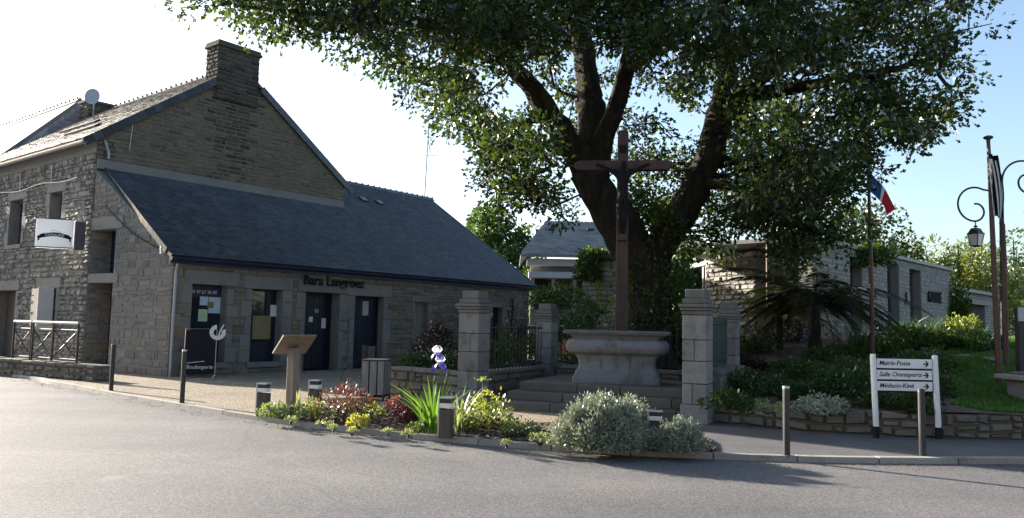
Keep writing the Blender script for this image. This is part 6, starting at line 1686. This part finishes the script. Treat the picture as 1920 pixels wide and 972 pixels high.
# ---------------------------------------------------------------- black swing board by the shop window
q = gp(374, 708, PZ); q = q + np.array((0, 0, 0)); bd_ = thing('swing_board', 'black pavement board on white feet before the shop window', 'sign board', q)
ux = unit(np.array((.93, .28, 0))); nb2 = np.array((ux[1], -ux[0], 0)); hB = at(374, 617, q[1])[2] - PZ
m = MB(); m.obox(q - ux * .40 + UP * .08, ux * .74, UP * (hB - .12), -nb2 * .03); pn = m.build('panel', M['ink'], bd_)
m = MB(); m.tube([q - ux * .40 + UP * .06, q - ux * .38 + UP * hB, q + ux * .36 + UP * hB, q + ux * .36 + UP * .06], .012, 6); m.build('frame', M['steel'], bd_)
for sx_ in (-.36, .34): m = MB(); m.tube([q + ux * sx_ + nb2 * .42 + UP * .02, q + ux * sx_ + UP * .05, q + ux * sx_ - nb2 * .42 + UP * .02], .018, 6); m.build('foot', M['white_paint'], bd_)
text('lettering', 'Boulangerie', .135, q - ux * .34 + UP * .22 + nb2 * .006, ux, UP, M['paper_white'], bd_, .002, .2)
m = MB(); m.tube([q - ux * .33 + UP * .36 + nb2 * .006, q + ux * .1 + UP * .41 + nb2 * .006], .008, 5); m.build('underline', M['paper_white'], bd_)
ce = q + ux * .38 + UP * (hB - .08) + nb2 * .03
m = MB()
for k in range(9):
    a0, a1 = RAD(100 + k * 32), RAD(100 + k * 32 + 30); ri, ro = .10, .20
    m.add([ce + ri * (math.cos(a0) * ux + math.sin(a0) * UP), ce + ro * (math.cos(a0) * ux + math.sin(a0) * UP), ce + ro * (math.cos(a1) * ux + math.sin(a1) * UP), ce + ri * (math.cos(a1) * ux + math.sin(a1) * UP)], [(0, 1, 2, 3)])
m.tube([ce - UP * .13 + ux * .02, ce + UP * .02 + ux * .05, ce + UP * .2 + ux * .14], .02, 5); m.build('round_emblem', M['paper_white'], bd_)

# ---------------------------------------------------------------- direction sign
qa = gp(1643, 822, PZ); qb = gp(1760, 824, PZ); hs_ = at(1640, 664, qa[1])[2]
ds = thing('direction_sign', 'white three panel direction sign on two posts', 'sign', qa)
ux = unit(flat(qb - qa)); nx_ = np.array((ux[1], -ux[0], 0)); wS = np.linalg.norm(flat(qb - qa)); qa0 = flat(qa)
tilt = -ux * .03
for k, p in enumerate((qa0, flat(qb))):
    m = MB(); m.tube([p + UP * (PZ + .16), p + UP * (hs_ - .03) + tilt, p + UP * hs_ + tilt], [.040, .040, .034], 12); m.build('post', M['white_paint'], ds)
    m = MB(); m.tube([p + UP * (PZ - .05), p + UP * (PZ + .17)], .046, 12); m.build('post_sleeve', M['ink'], ds)
ph = .135
for k, s_ in enumerate(('Mairie-Poste', 'Salle Omnisports', 'Médecin-Kiné')):
    z1 = hs_ - .065 - k * (ph + .026); o_ = qa0 + ux * .05 + tilt + UP * (z1 - ph) + nx_ * .015
    m = MB(); m.obox(o_, ux * (wS - .1), UP * ph, -nx_ * .03); pn = m.build('panel', M['white_paint'], ds, bevel=.004)
    text('lettering', s_, .092, o_ + ux * .03 + UP * .045 + nx_ * .003, ux, UP, M['ink'], pn, .001, .22, spacing=.98, bold=.0008)
    c0 = o_ + ux * (wS - .10 - .10) + UP * ph * .5 + nx_ * .004; m = MB()
    m.obox(c0 - ux * .035 - UP * .008, ux * .075, UP * .016, nx_ * .002)
    for sg in (-1, 1): m.prism([c0 + ux * .048, c0 + ux * .024, c0 - ux * .008 + UP * sg * .04, c0 + ux * .018 + UP * sg * .04], nx_ * .0024)
    m.build('arrow', M['ink'], pn)
for k in (0, 1, 2):
    z1 = hs_ - .065 - k * (ph + .026) - ph; m = MB(); m.obox(qa0 + ux * .05 + tilt + UP * (z1 - .022), ux * (wS - .1), UP * .018, -nx_ * .02); m.build('divider', M['ink'], ds)

# ---------------------------------------------------------------- flagpoles with flags
def cloth(name, fn, nu, nv, mats, parent, idx):
    P, fs, mi = [], [], []
    for i in range(nu + 1):
        for j in range(nv + 1): P.append(fn(i / nu, j / nv))
    for i in range(nu):
        for j in range(nv): fs.append((i * (nv + 1) + j, (i + 1) * (nv + 1) + j, (i + 1) * (nv + 1) + j + 1, i * (nv + 1) + j + 1)); mi.append(idx((i + .5) / nu, (j + .5) / nv))
    me = bpy.data.meshes.new(name); me.from_pydata([tuple(p) for p in P], [], fs)
    for m_ in mats: me.materials.append(m_)
    me.polygons.foreach_set('material_index', mi); me.polygons.foreach_set('use_smooth', [True] * len(fs)); me.update(); return link(name, me, parent)
CB = leaf_mat('cloth_blue', [(.05, .10, .36), (.05, .10, .36)], .5, (1, 1, 1), 0.0); CW = leaf_mat('cloth_white', [(.75, .75, .75), (.75, .75, .75)], .35, (1, 1, 1), 0.0); CRD = leaf_mat('cloth_red', [(.55, .04, .05), (.55, .04, .05)], .5, (1, 1, 1), 0.0); CK = leaf_mat('cloth_black', [(.015, .015, .02), (.015, .015, .02)], .2, (1, 1, 1), 0.0); CN = leaf_mat('cloth_navy', [(.012, .03, .09), (.012, .03, .09)], .3, (1, 1, 1), 0.0)
def pole(name, label, px, pyt, pyb, d, r, lean=0.0):
    b0 = at(px[1], pyb, d); b0 = np.array((b0[0], b0[1], gz(b0[0], b0[1]))); t0 = at(px[0], pyt, d)
    o = thing('flagpole', label, 'flagpole', b0); m = MB(); m.tube([b0 - UP * .1, b0 * .5 + t0 * .5, t0], [r, r * .9, r * .6], 12); m.build('pole', M['rust_pole'], o)
    m = MB(); m.lathe(t0, [(r * .6, -.06), (r * .7, 0), (r * 1.5, .02), (r * 1.6, .05), (r * .8, .07)], 12); m.build('finial', M['dark_grey_metal'], o); return o, b0, t0
fgrp = 'flags on the poles'
o, b0, t0 = pole('flagpole', 'brown flagpole in the garden flying the tricolour', (1628, 1636), 306, 612, 17.2, .05)
fx = unit(np.array((.9, -.35, 0))); L1 = 1.0
def fr_flag(a, b_):
    x = a * .54; drop = .92 * a ** 1.15; ht = .52 * (1 - .72 * a); return t0 - UP * (.12 + drop + ht * b_ + .03 * math.sin(a * 7)) + fx * (x * (1 - .35 * b_ * a)) + np.array((.3, .9, 0)) * (.05 * math.sin(a * 9 + b_ * 3))
fl = cloth('flag', fr_flag, 18, 8, [CB, CW, CRD], None, lambda a, b_: 0 if a < .5 else (1 if a < .62 else 2)); tag(fl, 'blue white and red tricolour flag drooping from pole', 'flag', None, 'thing')
o, b0, t0b = pole('flagpole', 'thick brown flagpole on the lawn with black and white flag', (1853, 1873), 262, 688, 13.9, .052)
def br_flag(a, b_):
    sw = .05 + .07 * math.sin(math.pi * min(1, b_ * .85 + .1)); return t0b - UP * (.28 + 1.12 * b_ + .05 * a) + np.array((1, -.2, 0)) * ((a - .32) * sw * 2.2 + .015 + .03 * b_) + np.array((.2, -1, 0)) * (.05 + .05 * math.sin(a * 11 + b_ * 2))
fl = cloth('flag', br_flag, 22, 24, [CK, CW], None, lambda a, b_: 1 if ((a * 9) % 1 < .45 and b_ > .1) else (0 if (b_ * 6) % 1 < .62 or a > .35 else 1)); tag(fl, 'black and white striped flag furled along thick pole', 'flag', None, 'thing')
o, b0, t0c = pole('flagpole', 'dark flagpole behind oak branches with navy flag', (1438, 1440), 326, 560, 21.5, .05)
fl = cloth('flag', lambda a, b_: t0c - UP * (.15 + .95 * b_ + .25 * a) + np.array((1, .2, 0)) * (.03 + a * (.12 + .22 * b_ * (1 - .4 * b_))) + np.array((0, 1, 0)) * .06 * math.sin(a * 9), 12, 12, [CN], None, lambda a, b_: 0); tag(fl, 'limp navy flag half hidden by oak leaves', 'flag', None, 'thing')

# ---------------------------------------------------------------- street lanterns on scrolled brackets
def scroll(c, r0, r1, a0, a1, ax, n=26): return [c + (r0 + (r1 - r0) * k / n) * (math.cos(a0 + (a1 - a0) * k / n) * ax + math.sin(a0 + (a1 - a0) * k / n) * UP) for k in range(n + 1)]
def lantern(parent, top):
    m = MB(); m.tube([top, top - UP * .10], .012, 6); m.lathe(top - UP * .13, [(.02, -.02), (.05, 0), (.02, .03)], 8); m.build('hanger', M['black_metal'], parent)
    z = top - UP * .16; rz = .5
    def fr(r, dz):
        r, dz = r * .8, dz * .85
        return [z + np.array((math.cos(rz + k * math.pi / 2 + math.pi / 4) * r * 1.41, math.sin(rz + k * math.pi / 2 + math.pi / 4) * r * 1.41, dz)) for k in range(4)]
    def fru(rings, name, mat):
        m = MB(); P = [p for r in rings for p in r]; n = len(rings); fs = [(i * 4 + k, i * 4 + (k + 1) % 4, i * 4 + 4 + (k + 1) % 4, i * 4 + 4 + k) for i in range(n - 1) for k in range(4)] + [(0, 1, 2, 3), tuple((n - 1) * 4 + k for k in (3, 2, 1, 0))]; m.add(P, fs); return m.build(name, M[mat], parent)
    fru([fr(.05, 0), fr(.09, -.02), fr(.14, -.13), fr(.165, -.15), fr(.165, -.17)], 'hood', 'black_metal')
    gl = fru([fr(.145, -.172), fr(.095, -.47)], 'pane', 'lamp_glass')
    fru([fr(.1, -.47), fr(.105, -.49), fr(.05, -.52)], 'base', 'black_metal')
    A1, A2 = fr(.15, -.17), fr(.10, -.47)
    for a_, b2 in zip(A1, A2): m = MB(); m.tube([a_, b2], .010, 5); m.build('glazing_bar', M['black_metal'], parent)
dl = 15.6
b0 = at(1887, 684, dl); b0 = np.array((b0[0], b0[1], gz(b0[0], b0[1]))); 
lamp2 = thing('street_lantern', 'slim brown lamp post curling over towards the porch', 'street lamp', b0)
tp = at(1879, 340, dl); m = MB(); m.tube([b0 - UP * .1, at(1884, 500, dl), at(1881, 420, dl)], [.05, .042, .036], 10); m.build('post', M['rust_pole'], lamp2)
cC = at(1919, 340, dl); rA = np.linalg.norm(cC - tp); axr = np.array((1., 0, 0))
m = MB(); m.tube([at(1881, 425, dl), at(1880, 380, dl)] + scroll(cC, rA, rA * .92, math.pi, 0, axr) + scroll(cC + axr * (rA * .2), rA * .72, rA * .3, 0, -math.pi * 1.45, axr), .020, 8); m.build('bracket', M['black_metal'], lamp2)
lantern(lamp2, cC + axr * (rA * .45) - UP * (rA * .75))
dl2 = 17.5
b1 = at(1880, 660, dl2); b1 = np.array((b1[0], b1[1], gz(b1[0], b1[1])))
lamp1 = thing('street_lantern', 'lantern on curled bracket hanging before the pale trees', 'street lamp', b1)
m = MB(); m.tube([b1 - UP * .1, at(1876, 395, dl2), at(1874, 372, dl2)], [.04, .03, .025], 8); m.lathe(at(1877, 420, dl2), [(.03, 0), (.05, .02), (.03, .05)], 8); m.build('post', M['black_metal'], lamp1)
cS = at(1828, 384, dl2); rS = np.linalg.norm(cS - at(1796, 384, dl2)); 
m = MB(); m.tube([at(1874, 373, dl2), at(1866, 360, dl2)] + scroll(cS, rS * 1.02, rS * .98, RAD(62), RAD(270), axr, 22) + scroll(cS - UP * (rS * .36), rS * .62, rS * .40, RAD(270), RAD(270 + 185), axr, 18), .022, 8); m.build('bracket', M['black_metal'], lamp1)
lantern(lamp1, cS - UP * (rS * .96))

# ---------------------------------------------------------------- small things at the right edge
q = at(1908, 745, 12.9); q = np.array((q[0], q[1], gz(q[0], q[1]) - .1))
tr = thing('stone_trough', 'grey stone trough end at the lawn edge', 'trough', q)
m = MB(); m.tint = .4; zt2 = at(1908, 712, 12.9)[2]; m.box(q + np.array((.42, 0, (zt2 - q[2]) / 2)), (.9, .5, zt2 - q[2]), .1); m.build('block', M['old_granite'], tr, bevel=.03)
m = MB(); m.tint = .6; m.box(np.array((q[0] + .38, q[1], zt2 + .04)), (1.15, .65, .08), .1); m.build('slab', M['granite'], tr, bevel=.02)
m = MB(); m.tint = .5; m.box(np.array((q[0] + .35, q[1], zt2 + .10)), (.7, .4, .05), .1); m.build('basin', M['dark_mortar'], tr, bevel=.02)
q = at(1914, 690, 14.6); q = np.array((q[0], q[1], gz(q[0], q[1]))); pst = thing('notice_post', 'dark square post carrying a notice panel by the porch', 'post', q)
zt2 = at(1914, 578, 14.6)[2]; m = MB(); m.box(q + UP * ((zt2 - q[2]) / 2), (.11, .11, zt2 - q[2]), .1); m.build('post', M['dark_grey_metal'], pst)
m = MB(); m.box(np.array((q[0] + .12, q[1] - .08, zt2 - .12)), (.4, .03, .26), .1); m.build('panel', M['grey_paint'], pst)
# low stone edging on the lawn beneath the sunny planting
ea, eb = gground(1778, 672), gground(1872, 684)
rubble_wall(ea, eb, .22, .25, 'short pale stone edging wall above the lawn', z0=min(ea[2], eb[2]) - .08, mat='cream_stone', keep=30, cop=False, width=(.2, .5))

# ---------------------------------------------------------------- unseen houses across the street, added to block sky light and mirror in panes
def far_side_house(c, rz, w, d, h, label):
    c = np.asarray(c, float); o = thing('unseen_street_house', label, 'house', c); ax = np.array((math.cos(rz), math.sin(rz), 0)); ay = np.array((-math.sin(rz), math.cos(rz), 0))
    m = MB(); p = [c - ax * w / 2 - ay * d / 2, c + ax * w / 2 - ay * d / 2, c + ax * w / 2 + ay * d / 2, c - ax * w / 2 + ay * d / 2]; m.prism(p, UP * h); wl_ = m.build('wall', M['mortar'], o)
    m = MB()
    for sx_ in (-1, 1): m.add([c + ax * sx_ * w / 2 - ay * d / 2 + UP * h, c + ax * sx_ * w / 2 + ay * d / 2 + UP * h, c + ax * sx_ * w / 2 + UP * (h + d * .42)], [(0, 1, 2)])
    m.build('gable', M['mortar'], o)
    for sg in (-1, 1):
        m = MB(); q = c - ax * (w / 2 + .2) + UP * (h + d * .42 + .02); e = c - ax * (w / 2 + .2) + ay * sg * (d / 2 + .3) + UP * (h - .12); m.prism([q, q + ax * (w + .4), e + ax * (w + .4), e], UP * .12); m.build('roof_slope', M['slate'], o)
    for k in range(int(w / 2.4)):
        for fl_ in range(2):
            x = -w / 2 + 1.4 + k * 2.4
            for sg in (-1, 1):
                m = MB(); m.obox(c + ax * x + ay * sg * (d / 2 + .0) + UP * (.9 + fl_ * 2.7), ax * .95, UP * 1.25, ay * sg * .04); wn2 = m.build('window', M['white_paint'], o)
                m = MB(); m.obox(c + ax * (x + .08) + ay * sg * (d / 2 + .04) + UP * (.98 + fl_ * 2.7), ax * .79, UP * 1.09, ay * sg * .008); m.build('pane', M['glass'], wn2)
    m = MB(); m.obox(c + ax * (w / 2 - 1.1) - ay * .4 + UP * (h + d * .3), ax * .9, ay * .8, UP * (d * .12 + 1.3)); m.build('chimney', M['chimney_stone'], o)
far_side_house((15.5, -9.5, 0), RAD(28), 12, 8, 5.8, 'unseen added stone house across the street facing the shop')
far_side_house((2.5, -16, 0), RAD(8), 11, 8, 5.6, 'unseen added stone house across the street opposite the cross')
far_side_house((-12, -15, 0), RAD(-12), 12, 8, 5.8, 'unseen added stone house across the street opposite the gabled house')
far_side_house((28, 2, 0), RAD(62), 12, 8, 5.8, 'unseen added stone house down the street beyond the town hall lawn')
